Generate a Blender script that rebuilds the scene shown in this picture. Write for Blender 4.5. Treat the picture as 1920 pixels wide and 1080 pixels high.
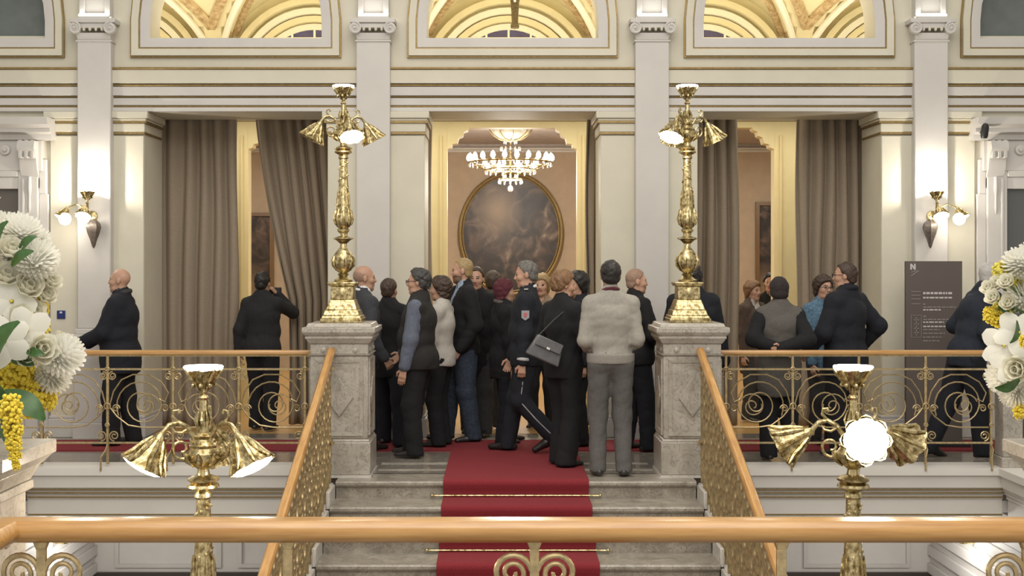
import bpy, bmesh, math, random
import numpy as np
from mathutils import Vector, Matrix

# ------------------------------------------------------------------ clear
for o in list(bpy.data.objects):
    bpy.data.objects.remove(o, do_unlink=True)
scene = bpy.context.scene
C = scene.collection
random.seed(7)
RNG = np.random.RandomState(5)
PI = math.pi

# ------------------------------------------------------------------ camera
# x: right of the stair axis, y: away from the camera, z: up; upper landing floor is z = 0
CAMX, CAMZ, F = -0.135, 1.72, 2340.0
cam_d = bpy.data.cameras.new('view_camera')
cam = bpy.data.objects.new('view_camera', cam_d)
C.objects.link(cam)
cam.location = (CAMX, 0, CAMZ)
cam.rotation_euler = (PI / 2, 0, 0)
cam_d.sensor_width = 36.0
cam_d.lens = 36.0 * F / 1920.0
cam_d.shift_x = 24.0 / 1920.0
cam_d.shift_y = -40.0 / 1920.0
cam_d.clip_end = 200
scene.camera = cam

# ------------------------------------------------------------------ world, exposure
w = bpy.data.worlds.new('hall_world')
scene.world = w
w.use_nodes = True
bg = w.node_tree.nodes['Background']
bg.inputs[0].default_value = (1.0, 0.955, 0.88, 1)
bg.inputs[1].default_value = 0.62
vs = scene.view_settings
vs.view_transform = 'Standard'
vs.look = 'None'
vs.gamma = 1.0
vs.use_curve_mapping = False
vs.exposure = 0.16


def area_light(name, loc, rot, sx, sy, power, col):
    d = bpy.data.lights.new(name, 'AREA')
    d.shape = 'RECTANGLE'
    d.size, d.size_y = sx, sy
    d.energy = power
    d.color = col
    o = bpy.data.objects.new(name, d)
    C.objects.link(o)
    o.location = loc
    o.rotation_euler = rot
    return o


def point_light(name, loc, power, col=(1.0, 0.86, 0.66), r=0.04, parent=None):
    d = bpy.data.lights.new(name, 'POINT')
    d.energy = power
    d.color = col
    d.shadow_soft_size = r
    o = bpy.data.objects.new(name, d)
    C.objects.link(o)
    o.location = loc
    if parent:
        o.parent = parent
    return o


# unseen area lights added to brighten the hall, above stairwell and behind the camera
area_light('hall_fill_light', (0, 5.6, 8.2), (0, 0, 0), 7, 6, 360, (1.0, 0.95, 0.88))
area_light('rear_fill_light', (0, -1.0, 7.5), (math.radians(35), 0, 0), 8, 4, 420, (1.0, 0.95, 0.88))


# ------------------------------------------------------------------ helpers: materials
MATS = {}


def mat(name, col, rough=0.6, metal=0.0, var=0.0, scale=8.0, bump=0.0, emit=None, strength=0.0,
        stretch=(1, 1, 1), col2=None, coat=0.0, trans=0.0, detail=4.0):
    if name in MATS:
        return MATS[name]
    m = bpy.data.materials.new(name)
    m.use_nodes = True
    nt = m.node_tree
    b = nt.nodes['Principled BSDF']
    b.inputs['Base Color'].default_value = (*col, 1)
    b.inputs['Roughness'].default_value = rough
    b.inputs['Metallic'].default_value = metal
    if coat:
        b.inputs['Coat Weight'].default_value = coat
        b.inputs['Coat Roughness'].default_value = 0.15
    if trans:
        b.inputs['Transmission Weight'].default_value = trans
    if emit:
        b.inputs['Emission Color'].default_value = (*emit, 1)
        b.inputs['Emission Strength'].default_value = strength
    if var or bump or col2:
        tc = nt.nodes.new('ShaderNodeTexCoord')
        mp = nt.nodes.new('ShaderNodeMapping')
        mp.inputs['Scale'].default_value = stretch
        nz = nt.nodes.new('ShaderNodeTexNoise')
        nz.inputs['Scale'].default_value = scale
        nz.inputs['Detail'].default_value = detail
        nz.inputs['Roughness'].default_value = 0.6
        nt.links.new(tc.outputs['Object'], mp.inputs[0])
        nt.links.new(mp.outputs[0], nz.inputs['Vector'])
        if var or col2:
            rp = nt.nodes.new('ShaderNodeValToRGB')
            c2 = col2 if col2 else tuple(c * (1 - var) for c in col)
            rp.color_ramp.elements[0].position = 0.35
            rp.color_ramp.elements[1].position = 0.65
            rp.color_ramp.elements[0].color = (*c2, 1)
            rp.color_ramp.elements[1].color = (*col, 1)
            nt.links.new(nz.outputs['Fac'], rp.inputs[0])
            nt.links.new(rp.outputs[0], b.inputs['Base Color'])
        if bump:
            bp = nt.nodes.new('ShaderNodeBump')
            bp.inputs['Strength'].default_value = bump
            bp.inputs['Distance'].default_value = 0.01
            nt.links.new(nz.outputs['Fac'], bp.inputs['Height'])
            nt.links.new(bp.outputs[0], b.inputs['Normal'])
    MATS[name] = m
    return m


def marble(name, base, dark, vein, rough=0.25, scale=2.5):
    if name in MATS:
        return MATS[name]
    m = bpy.data.materials.new(name)
    m.use_nodes = True
    nt = m.node_tree
    b = nt.nodes['Principled BSDF']
    b.inputs['Roughness'].default_value = rough
    tc = nt.nodes.new('ShaderNodeTexCoord')
    n1 = nt.nodes.new('ShaderNodeTexNoise')
    n1.inputs['Scale'].default_value = scale
    n1.inputs['Detail'].default_value = 8
    n1.inputs['Roughness'].default_value = 0.65
    n1.inputs['Distortion'].default_value = 1.2
    n2 = nt.nodes.new('ShaderNodeTexNoise')
    n2.inputs['Scale'].default_value = scale * 2.3
    n2.inputs['Detail'].default_value = 6
    n2.inputs['Distortion'].default_value = 2.5
    r1 = nt.nodes.new('ShaderNodeValToRGB')
    r1.color_ramp.elements[0].position = 0.3
    r1.color_ramp.elements[1].position = 0.68
    r1.color_ramp.elements[0].color = (*dark, 1)
    r1.color_ramp.elements[1].color = (*base, 1)
    r2 = nt.nodes.new('ShaderNodeValToRGB')
    r2.color_ramp.elements[0].position = 0.47
    r2.color_ramp.elements[0].color = (0, 0, 0, 1)
    r2.color_ramp.elements[1].position = 0.53
    r2.color_ramp.elements[1].color = (0, 0, 0, 1)
    e = r2.color_ramp.elements.new(0.5)
    e.color = (0.7, 0.7, 0.7, 1)
    mx = nt.nodes.new('ShaderNodeMixRGB')
    mx.inputs[2].default_value = (*vein, 1)
    for n in (n1, n2):
        nt.links.new(tc.outputs['Object'], n.inputs['Vector'])
    nt.links.new(n1.outputs['Fac'], r1.inputs[0])
    nt.links.new(n2.outputs['Fac'], r2.inputs[0])
    nt.links.new(r1.outputs[0], mx.inputs[1])
    nt.links.new(r2.outputs[0], mx.inputs[0])
    nt.links.new(mx.outputs[0], b.inputs['Base Color'])
    MATS[name] = m
    return m


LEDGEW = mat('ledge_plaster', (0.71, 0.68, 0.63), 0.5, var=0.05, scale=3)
WHITE = mat('white_plaster', (0.575, 0.55, 0.515), 0.55, var=0.06, scale=3, bump=0.03)
CREAM = mat('cream_plaster', (0.62, 0.585, 0.475), 0.6, var=0.06, scale=3, bump=0.03)
GILT = mat('gilt_line', (0.34, 0.235, 0.09), 0.4, 0.5, var=0.3, scale=30)
BRASS = mat('polished_brass', (0.74, 0.63, 0.36), 0.27, 0.95, scale=32, bump=0.4, col2=(0.20, 0.14, 0.05))  # dark second tone painted in for crevice shade and dark reflections
IRON = mat('gilded_iron', (0.56, 0.43, 0.23), 0.38, 0.7, var=0.35, scale=30)
WOOD = mat('oak_handrail', (0.54, 0.30, 0.10), 0.28, 0, scale=3, stretch=(1, 14, 14), col2=(0.42, 0.21, 0.06), coat=0.4)
WOODY = mat('oak_handrail_long', (0.54, 0.30, 0.10), 0.3, 0, scale=3, stretch=(14, 1, 5), col2=(0.42, 0.21, 0.06), coat=0.4)
MARBLE = marble('grey_marble', (0.50, 0.46, 0.40), (0.30, 0.27, 0.225), (0.20, 0.175, 0.14), 0.3, 3)
STEPM = marble('step_marble', (0.42, 0.38, 0.32), (0.20, 0.175, 0.14), (0.12, 0.10, 0.08), 0.28, 5)
FLOORM = marble('floor_marble', (0.30, 0.27, 0.23), (0.17, 0.15, 0.125), (0.10, 0.09, 0.08), 0.16, 2)
PALEM = marble('pale_marble', (0.66, 0.63, 0.58), (0.54, 0.51, 0.46), (0.40, 0.37, 0.33), 0.25, 2.5)
CARPET = mat('red_carpet', (0.235, 0.018, 0.026), 0.95, var=0.28, scale=120, bump=0.3)
CURTAIN = mat('taupe_curtain', (0.31, 0.25, 0.185), 0.85, var=0.12, scale=60, bump=0.1)
YELLOW = mat('yellow_plaster', (0.78, 0.67, 0.38), 0.6, var=0.06, scale=4)
BEIGE = mat('beige_wall', (0.43, 0.335, 0.24), 0.7, var=0.08, scale=5)
MAUVE = mat('mauve_stucco', (0.44, 0.38, 0.34), 0.7, var=0.2, scale=12)
PARQ = mat('oak_parquet', (0.55, 0.34, 0.13), 0.3, scale=4, stretch=(1, 12, 1), col2=(0.42, 0.24, 0.08))
DARKW = mat('dark_wood', (0.06, 0.04, 0.025), 0.5, var=0.3, scale=12)
DGLASS = mat('dark_window_glass', (0.13, 0.15, 0.14), 0.12, var=0.25, scale=3)
SIGN = mat('sign_panel', (0.115, 0.092, 0.082), 0.5, var=0.06, scale=3)
SIGNT = mat('sign_print', (0.55, 0.52, 0.5), 0.6)
SIGNT2 = mat('sign_print_dim', (0.24, 0.21, 0.2), 0.6)
BLACK = mat('black_metal', (0.012, 0.012, 0.013), 0.45)
BULB = mat('lit_bulb', (1, 1, 1), 0.4, emit=(1.0, 0.93, 0.82), strength=14)
BULBS = mat('lit_small_bulb', (1, 1, 1), 0.4, emit=(1.0, 0.93, 0.82), strength=10)
CRYSTAL = mat('crystal', (0.75, 0.72, 0.66), 0.08, 0.35)
VGLASS = mat('violet_window_glass', (0.10, 0.09, 0.20), 0.15, var=0.3, scale=6)
ORNA = mat('painted_ornament', (0.62, 0.48, 0.28), 0.7, scale=16, col2=(0.36, 0.24, 0.11))
VAULT = mat('vault_plaster', (0.80, 0.72, 0.46), 0.7, var=0.07, scale=4)
VAULTW = mat('vault_rib_plaster', (0.86, 0.82, 0.68), 0.7)
DSKIRT = mat('dark_skirting', (0.05, 0.04, 0.033), 0.4)


# ------------------------------------------------------------------ helpers: mesh building
class MB:
    def __init__(s):
        s.v, s.f, s.m, s.cur = [], [], [], 0

    def add(s, vs, fs):
        n = len(s.v)
        s.v.extend([tuple(p) for p in vs])
        for f in fs:
            s.f.append(tuple(i + n for i in f))
            s.m.append(s.cur)
        return s

    def box(s, x0, x1, y0, y1, z0, z1):
        return s.add([(x0, y0, z0), (x1, y0, z0), (x1, y1, z0), (x0, y1, z0),
                      (x0, y0, z1), (x1, y0, z1), (x1, y1, z1), (x0, y1, z1)],
                     [(0, 3, 2, 1), (4, 5, 6, 7), (0, 1, 5, 4), (1, 2, 6, 5), (2, 3, 7, 6), (3, 0, 4, 7)])

    def cbox(s, c, d):
        return s.box(c[0] - d[0] / 2, c[0] + d[0] / 2, c[1] - d[1] / 2, c[1] + d[1] / 2, c[2] - d[2] / 2, c[2] + d[2] / 2)

    def frustum(s, c, z0, z1, a0, b0, a1, b1):
        """square stepped block: half sizes a,b (x,y) at z0 and z1"""
        x, y = c
        return s.add([(x - a0, y - b0, z0), (x + a0, y - b0, z0), (x + a0, y + b0, z0), (x - a0, y + b0, z0),
                      (x - a1, y - b1, z1), (x + a1, y - b1, z1), (x + a1, y + b1, z1), (x - a1, y + b1, z1)],
                     [(0, 3, 2, 1), (4, 5, 6, 7), (0, 1, 5, 4), (1, 2, 6, 5), (2, 3, 7, 6), (3, 0, 4, 7)])

    def lathe(s, prof, n=20, c=(0, 0, 0), mtx=None, ruf=None, cap=True):
        vs, fs = [], []
        k = len(prof)
        for j, (r, z) in enumerate(prof):
            for i in range(n):
                a = 2 * PI * i / n
                rr = r * (ruf(a, j / (k - 1)) if ruf else 1)
                p = Vector((rr * math.cos(a), rr * math.sin(a), z))
                if mtx:
                    p = mtx @ p
                vs.append((p[0] + c[0], p[1] + c[1], p[2] + c[2]))
        for j in range(k - 1):
            for i in range(n):
                a, b = j * n + i, j * n + (i + 1) % n
                fs.append((a, b, b + n, a + n))
        if cap:
            fs.append(tuple(range(n - 1, -1, -1)))
            fs.append(tuple((k - 1) * n + i for i in range(n)))
        return s.add(vs, fs)

    def tube(s, pts, r, n=6, closed=False, caps=True):
        pts = [Vector(p) for p in pts]
        k = len(pts)
        rs = r if isinstance(r, (list, tuple)) else [r] * k
        vs, fs = [], []
        up = None
        for i, p in enumerate(pts):
            if closed:
                t = pts[(i + 1) % k] - pts[i - 1]
            else:
                t = pts[min(i + 1, k - 1)] - pts[max(i - 1, 0)]
            t.normalize()
            if up is None:
                up = Vector((0, 0, 1)) if abs(t.z) < 0.9 else Vector((0, 1, 0))
            a = t.cross(up)
            if a.length < 1e-4:
                a = t.cross(Vector((1, 0, 0)))
            a.normalize()
            b = a.cross(t)
            up = b
            for j in range(n):
                q = p + (a * math.cos(2 * PI * j / n) + b * math.sin(2 * PI * j / n)) * rs[i]
                vs.append(q)
        m = k if closed else k - 1
        for i in range(m):
            for j in range(n):
                a, b = i * n + j, i * n + (j + 1) % n
                c, d = ((i + 1) % k) * n + (j + 1) % n, ((i + 1) % k) * n + j
                fs.append((a, b, c, d))
        if caps and not closed:
            fs.append(tuple(range(n - 1, -1, -1)))
            fs.append(tuple((k - 1) * n + j for j in range(n)))
        return s.add(vs, fs)

    def sphere(s, c, r, n=10, m=6, mtx=None):
        rr = r if isinstance(r, (tuple, list)) else (r, r, r)
        vs = [(0, 0, -1)]
        for j in range(1, m):
            t = -PI / 2 + PI * j / m
            for i in range(n):
                a = 2 * PI * i / n
                vs.append((math.cos(t) * math.cos(a), math.cos(t) * math.sin(a), math.sin(t)))
        vs.append((0, 0, 1))
        fs = []
        for i in range(n):
            fs.append((0, 1 + (i + 1) % n, 1 + i))
        for j in range(m - 2):
            for i in range(n):
                a, b = 1 + j * n + i, 1 + j * n + (i + 1) % n
                fs.append((a, b, b + n, a + n))
        o = 1 + (m - 2) * n
        for i in range(n):
            fs.append((o + i, o + (i + 1) % n, len(vs) - 1))
        out = []
        for v in vs:
            p = Vector((v[0] * rr[0], v[1] * rr[1], v[2] * rr[2]))
            if mtx:
                p = mtx @ p
            out.append((p[0] + c[0], p[1] + c[1], p[2] + c[2]))
        return s.add(out, fs)

    def sweep(s, path, prof, up=(0, 1, 0), closed=False):
        """sweep a closed 2-D profile (u outward, v along up) along a planar path"""
        up = Vector(up)
        pts = [Vector(p) for p in path]
        k, n = len(pts), len(prof)
        vs, fs = [], []
        for i, p in enumerate(pts):
            a = pts[i] - pts[i - 1] if (i > 0 or closed) else pts[1] - pts[0]
            b = pts[(i + 1) % k] - pts[i] if (i < k - 1 or closed) else a
            a = a.normalized()
            b = b.normalized()
            na, nb = a.cross(up), b.cross(up)
            nn = (na + nb)
            nn.normalize()
            sc = 1.0 / max(0.35, nn.dot(na))
            for (u, v) in prof:
                vs.append(p + nn * u * sc + up * v)
        m = k if closed else k - 1
        for i in range(m):
            for j in range(n):
                a, b = i * n + j, i * n + (j + 1) % n
                c, d = ((i + 1) % k) * n + (j + 1) % n, ((i + 1) % k) * n + j
                fs.append((a, b, c, d))
        if not closed:
            fs.append(tuple(range(n - 1, -1, -1)))
            fs.append(tuple((k - 1) * n + j for j in range(n)))
        return s.add(vs, fs)

    def prism(s, poly, a0, a1, axis='y'):
        """extrude a 2-D polygon; axis y: poly=(x,z); axis x: poly=(y,z); axis z: poly=(x,y)"""
        n = len(poly)
        vs = []
        for a in (a0, a1):
            for (u, v) in poly:
                vs.append((u, a, v) if axis == 'y' else (a, u, v) if axis == 'x' else (u, v, a))
        fs = [tuple(range(n)), tuple(range(2 * n - 1, n - 1, -1))]
        for i in range(n):
            j = (i + 1) % n
            fs.append((i, i + n, j + n, j))
        return s.add(vs, fs)

    def mesh(s, name, mats, angle=35):
        me = bpy.data.meshes.new(name)
        me.from_pydata([tuple(v) for v in s.v], [], s.f)
        mats = mats if isinstance(mats, (list, tuple)) else [mats]
        for m in mats:
            me.materials.append(m)
        if len(mats) > 1:
            me.polygons.foreach_set('material_index', s.m)
        bm = bmesh.new()
        bm.from_mesh(me)
        bmesh.ops.recalc_face_normals(bm, faces=bm.faces)
        bm.to_mesh(me)
        bm.free()
        if angle:
            me.polygons.foreach_set('use_smooth', [True] * len(me.polygons))
            me.set_sharp_from_angle(angle=math.radians(angle))
        me.update()
        return me

    def build(s, name, mats, parent=None, angle=35, bevel=0.0):
        o = bpy.data.objects.new(name, s.mesh(name, mats, angle))
        C.objects.link(o)
        if parent:
            o.parent = parent
        if bevel:
            b = o.modifiers.new('bevel', 'BEVEL')
            b.width = bevel
            b.segments = 2
            b.limit_method = 'ANGLE'
        return o


def inst(me, name, parent=None, loc=(0, 0, 0), rot=(0, 0, 0), scale=(1, 1, 1)):
    o = bpy.data.objects.new(name, me)
    C.objects.link(o)
    o.location, o.rotation_euler, o.scale = loc, rot, scale
    if parent:
        o.parent = parent
    return o


def tag(o, label, cat, group=None, kind=None):
    o['label'] = label
    o['category'] = cat
    if group:
        o['group'] = group
    if kind:
        o['kind'] = kind
    return o


def thing(name, label, cat, loc=(0, 0, 0), rz=0, group=None, kind=None):
    o = bpy.data.objects.new(name, None)
    o.empty_display_size = 0.1
    C.objects.link(o)
    o.location = loc
    o.rotation_euler = (0, 0, rz)
    return tag(o, label, cat, group, kind)


def XW(px, D):
    return CAMX + (px - 936.0) * D / F


def ZW(py, D):
    return CAMZ - (py - 500.0) * D / F


def spiral(cx, cz, r0, r1, a0, turns, n=28, y=0.0):
    """a planar spiral in the xz plane from radius r0 to r1"""
    return [(cx + (r0 + (r1 - r0) * t) * math.cos(a0 + turns * 2 * PI * t), y,
             cz + (r0 + (r1 - r0) * t) * math.sin(a0 + turns * 2 * PI * t)) for t in [i / n for i in range(n + 1)]]

# ================================================================== THE SETTING
YW = 12.6            # front plane of the rear wall
BAY = 2.79


def arch_path(cx, hw, sill, spring, y, n=16):
    p = [(cx - hw, y, sill), (cx - hw, y, spring)]
    for i in range(1, n):
        a = PI - PI * i / n
        p.append((cx + hw * math.cos(a), y, spring + hw * math.sin(a)))
    p += [(cx + hw, y, spring), (cx + hw, y, sill)]
    return p


wall = MB()
for x0, x1 in ((-7.6, -3.715), (-1.864, -0.888), (0.888, 1.864), (3.715, 7.6)):
    wall.box(x0, x1, YW, 13.25, 0, 3.28)
wall.box(-7.6, 7.6, YW, 13.25, 3.28, 3.84)
for b in range(-2, 3):       # upper wall of one bay with an arched opening
    cx = b * BAY
    x0, x1, z1 = cx - BAY / 2, cx + BAY / 2, 6.4
    p = arch_path(cx, 0.865, 4.025, 4.2, YW)
    outer = []
    for (x, y, z) in p:
        if z <= 4.2:
            outer.append((x0 if x < cx else x1, z))
        else:
            a = math.atan2(z - 4.2, x - cx)
            t = min(BAY / 2 / max(1e-6, abs(math.cos(a))), (z1 - 4.2) / max(1e-6, math.sin(a)))
            outer.append((cx + t * math.cos(a), 4.2 + t * math.sin(a)))
    wall.box(x0, x1, YW, 12.95, 3.84, 4.025)
    for yy in (YW, 12.95):
        vs = [(q[0], yy, q[2]) for q in p] + [(q[0], yy, q[1]) for q in outer]
        n = len(p)
        wall.add(vs, [(i, i + 1, n + i + 1, n + i) for i in range(n - 1)])
    n = len(p)
    wall.add([(q[0], YW, q[2]) for q in p] + [(q[0], 12.95, q[2]) for q in p],
             [(i, i + 1, n + i + 1, n + i) for i in range(n - 1)])
wall_back = tag(wall.build('wall_back', CREAM, angle=25), 'cream rear wall of the landing with three tall doorways and arched openings above', 'wall', kind='structure')

# entablature bands between wall and openings, each its own moulding
for z0, z1, dep, nm, mt in ((3.70, 3.722, 0.085, 'gilt_line', GILT), (3.56, 3.70, 0.07, 'moulding', CREAM), (3.535, 3.553, 0.06, 'gilt_line', GILT),
                            (3.44, 3.532, 0.05, 'moulding', WHITE), (3.425, 3.436, 0.045, 'gilt_line', GILT), (3.345, 3.42, 0.035, 'moulding', WHITE),
                            (3.325, 3.343, 0.03, 'gilt_line', GILT), (3.28, 3.322, 0.055, 'moulding', WHITE)):
    m = MB()
    m.box(-7.6, 7.6, YW - dep, YW + 0.01, z0, z1)
    m.build(nm, mt, wall_back, bevel=0.006)
# pilaster strips, their capitals and skirtings (one capital wraps each pier)
for x0, x1 in ((-4.66, -3.715), (-1.864, -0.888), (0.888, 1.864), (3.715, 4.66)):
    m = MB()
    m.box(x0 + 0.001, x1 - 0.001, YW - 0.03, YW, 0.2, 3.04)
    m.build('pilaster', CREAM, wall_back, bevel=0.008)
    m = MB()
    m.box(x0 - 0.012, x1 + 0.012, YW - 0.045, 13.2, 3.075, 3.165)
    m.box(x0 - 0.03, x1 + 0.03, YW - 0.065, 13.2, 3.185, 3.21)
    m.box(x0 - 0.05, x1 + 0.05, YW - 0.085, 13.2, 3.21, 3.279)
    m.build('pilaster_capital', CREAM, wall_back, bevel=0.008)
    for z0, z1, d in ((3.055, 3.075, 0.03), (3.165, 3.185, 0.05)):
        m = MB()
        m.box(x0 - d + 0.018, x1 + d - 0.018, YW - d - 0.01, 13.2, z0, z1)
        m.build('gilt_line', GILT, wall_back)
    m = MB()
    m.box(x0 - 0.02, x1 + 0.02, YW - 0.05, 13.2, 0.0, 0.19)
    m.box(x0 - 0.01, x1 + 0.01, YW - 0.04, 13.2, 0.19, 0.22)
    m.build('skirting', WHITE, wall_back, bevel=0.008)

# columns (flat shafts) with pedestal, ionic capital and the lit upper shaft
volute_m = MB()
volute_m.tube(spiral(0, 0, 0.06, 0.012, PI / 2, 1.8, 40), [0.011 - 0.004 * i / 40 for i in range(41)], 6)
volute_m.lathe([(0.056, 0.0), (0.056, 0.05)], 20, mtx=Matrix.Rotation(-PI / 2, 4, 'X'))
volute_m.sphere((0, -0.006, 0), 0.014)
VOL = volute_m.mesh('volute', WHITE)
egg_m = MB()
egg_m.sphere((0, 0, 0), (0.016, 0.02, 0.022), 8, 5)
EGG = egg_m.mesh('egg', CREAM)
COLX = (-1.5 * BAY, -0.5 * BAY, 0.5 * BAY, 1.5 * BAY)
for cx in COLX:
    col = MB()
    h = 0.168
    col.box(cx - h, cx + h, YW - 0.13, YW, 1.1, 3.985)
    colo = col.build('column', WHITE, wall_back, bevel=0.01)
    m = MB()
    m.box(cx - 0.205, cx + 0.205, YW - 0.17, YW, 0.0, 0.16)
    m.box(cx - 0.19, cx + 0.19, YW - 0.155, YW, 0.16, 0.95)
    m.box(cx - 0.205, cx + 0.205, YW - 0.17, YW, 0.95, 0.985)
    m.box(cx - 0.22, cx + 0.22, YW - 0.185, YW, 0.985, 1.045)
    m.box(cx - 0.185, cx + 0.185, YW - 0.15, YW, 1.045, 1.10)
    m.build('column_pedestal', WHITE, colo, bevel=0.008)
    m = MB()
    m.box(cx - h - 0.012, cx + h + 0.012, YW - 0.142, YW, 3.965, 3.985)
    m.frustum((cx, YW - 0.07), 3.985, 4.055, h - 0.005, 0.065, h + 0.01, 0.08)
    m.box(cx - 0.185, cx + 0.185, YW - 0.165, YW, 4.10, 4.15)
    m.box(cx - 0.225, cx + 0.225, YW - 0.185, YW, 4.15, 4.195)
    m.build('capital', WHITE, colo, bevel=0.006)
    for sgn in (-1, 1):
        inst(VOL, 'volute', colo, (cx + sgn * 0.175, YW - 0.19, 4.095), (0, 0, 0), (sgn, 1, 1))
    for k in range(4):
        inst(EGG, 'egg_ornament', colo, (cx + (k - 1.5) * 0.06, YW - 0.16, 4.09))
    m = MB()
    m.box(cx - 0.155, cx + 0.155, YW - 0.06, YW, 4.195, 6.4)
    up = m.build('upper_shaft', WHITE, wall_back, bevel=0.006)
    m = MB()
    for a, b in ((-0.155, -0.10), (0.10, 0.155)):
        m.box(cx + a, cx + b, YW - 0.11, YW - 0.06, 4.235, 6.4)
    m.box(cx - 0.10, cx + 0.10, YW - 0.11, YW - 0.06, 4.235, 4.26)
    m.build('upper_shaft_frame', WHITE, up, bevel=0.005)

# frames of the arched openings
for b in range(-2, 3):
    cx = b * BAY
    p = arch_path(cx, 0.865, 4.025, 4.2, YW)
    fr = MB()
    fr.sweep(p, [(0, 0.0), (0, -0.02), (0.04, -0.03), (0.095, -0.035), (0.1, 0)], closed=True)
    fo = fr.build('window_surround', WHITE, wall_back, angle=25)
    fr = MB()
    fr.sweep(p, [(0.112, 0), (0.112, -0.045), (0.18, -0.055), (0.185, 0)], closed=True)
    fr.build('surround_band', CREAM, fo, angle=25)
    for u in (0.098, 0.184):
        fr = MB()
        fr.sweep(p, [(u, 0), (u, -0.03), (u + 0.014, -0.03), (u + 0.014, 0)], closed=True)
        fr.build('gilt_line', GILT, fo, angle=25)
for i, b in enumerate((-2, 2)):
    cx = b * BAY
    win = MB()
    win.prism([(q[0], q[2]) for q in arch_path(cx, 0.865, 4.025, 4.2, 0)], 12.72, 12.74)
    wo = tag(win.build('window_%d' % (i + 1), DGLASS, angle=20), ('dark grey-green glazed arched window above the %s carved doorway' % ('left', 'right')[i]), 'window', kind='structure')
    m = MB()
    m.box(cx - 0.865, cx + 0.865, 12.66, 12.72, 4.026, 4.06)
    m.build('window_bar', CREAM, wo, bevel=0.004)

# lit strips standing on the capitals (uplights of the upper shafts)
for i, cx in enumerate(COLX):
    t = thing('column_uplight', 'glowing white uplight on the ' + ('leftmost', 'second from left', 'third from left', 'rightmost')[i] + ' ionic capital', 'lamp', (cx, YW - 0.13, 4.195), group='uplights on the column capitals')
    m = MB()
    m.box(-0.15, 0.15, -0.04, 0.015, 0.0, 0.022)
    m.build('housing', WHITE, t)
    m = MB()
    m.box(-0.145, 0.145, -0.036, 0.012, 0.022, 0.045)
    m.build('lit_tube', mat('uplight_tube', (1, 1, 1), 0.4, emit=(1.0, 0.96, 0.85), strength=9), t, bevel=0.008)

# ------------------------------------------------------------------ upper vaulted corridor behind the openings
SPR = 4.33
v = MB()
NX, NY = 24, 24
for b in range(-2, 3):
    cx = b * BAY
    vs, fs = [], []
    for j in range(NY + 1):
        for i in range(NX + 1):
            u, t = -1 + 2 * i / NX, -1 + 2 * j / NY
            hgt = max(math.sqrt(max(0, 1 - u * u)), math.sqrt(max(0, 1 - t * t)))
            vs.append((cx + u * BAY / 2, 15.48 + t * 2.52, SPR + 1.4 * hgt))
    for j in range(NY):
        for i in range(NX):
            a = j * (NX + 1) + i
            fs.append((a, a + 1, a + NX + 2, a + NX + 1))
    v.add(vs, fs)
vault = tag(v.build('ceiling_vault', VAULT, angle=25), 'yellow-lit groin vault of the upper corridor behind the arched openings', 'ceiling', kind='structure')
m = MB()
m.box(-7.6, 7.6, 18.0, 18.15, 3.98, 6.4)
wvault = tag(m.build('wall_upper_corridor', VAULT), 'yellow end wall of the vaulted upper corridor', 'wall', kind='structure')
for b in range(-2, 3):
    cx = b * BAY
    for sx in (-1, 1):
        for sy in (-1, 1):
            pts, pt2 = [], []
            for i in range(17):
                q = i / 16 * PI / 2
                pts.append((cx + sx * BAY / 2 * math.cos(q), 15.48 + sy * 2.5 * math.cos(q), SPR + 1.4 * math.sin(q) - 0.015))
            m = MB()
            m.tube(pts, 0.05, 8)
            m.build('vault_rib', VAULTW, vault)
            for off in (-0.17, 0.17):
                pt2 = []
                for i in range(17):
                    q = i / 16 * PI / 2
                    u = math.cos(q)
                    x = sx * min(1.0, max(0, u - (off if off > 0 else 0)))
                    y_ = sy * min(1.0, max(0, u + (off if off < 0 else 0)))
                    hh = max(math.sqrt(max(0, 1 - x * x)), math.sqrt(max(0, 1 - y_ * y_)))
                    pt2.append((cx + x * BAY / 2, 15.48 + y_ * 2.52, SPR + 1.4 * hh - 0.012))
                m = MB()
                m.tube(pt2[:-1], 0.075, 6)
                m.build('painted_band', ORNA, vault)
    for k, (r, dy) in enumerate(((0.84, 0.05), (0.95, 0.09), (1.06, 0.12), (1.2, 0.16))):
        pts = [(cx + r * math.cos(PI * i / 24), 18.0, SPR + r * math.sin(PI * i / 24)) for i in range(25)]
        m = MB()
        m.sweep(pts, [(-0.045, 0.0), (-0.045, -dy), (0.045, -dy - 0.02), (0.045, 0)])
        m.build('arch_band', VAULTW if k % 2 == 0 else VAULT, wvault, angle=30)
    m = MB()
    m.prism([(cx + 0.80 * math.cos(PI * i / 24), SPR + 0.80 * math.sin(PI * i / 24)) for i in range(25)], 17.96, 17.98)
    lun = m.build('lunette_pane', VGLASS, wvault, angle=20)
    for a in (-0.32, 0.0, 0.32):
        m = MB()
        m.box(cx + a - 0.015, cx + a + 0.015, 17.935, 17.96, SPR, SPR + math.sqrt(0.64 - a * a))
        m.build('lunette_bar', VAULTW, lun)
    m = MB()
    m.box(cx - 0.62, cx + 0.62, 17.93, 17.96, SPR + 0.66, SPR + 0.685)
    m.build('lunette_bar', VAULTW, lun)
for i, x in enumerate((-4.185, -1.395, 1.395, 4.185)):
    m = MB()
    m.box(x - 0.17, x + 0.17, 12.96, 13.25, 3.98, SPR + 0.9)
    m.build('corridor_pier', VAULTW, vault, bevel=0.02)
    m = MB()
    m.frustum((x, 17.97), SPR - 0.2, SPR + 0.75, 0.05, 0.04, 0.22, 0.25)
    m.build('vault_spandrel', ORNA, vault)
m = MB()
m.box(-7.6, 7.6, 12.95, 18.1, 3.86, 3.98)
tag(m.build('floor_upper_corridor', BEIGE), 'floor slab of the vaulted upper corridor', 'floor', kind='structure')
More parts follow.
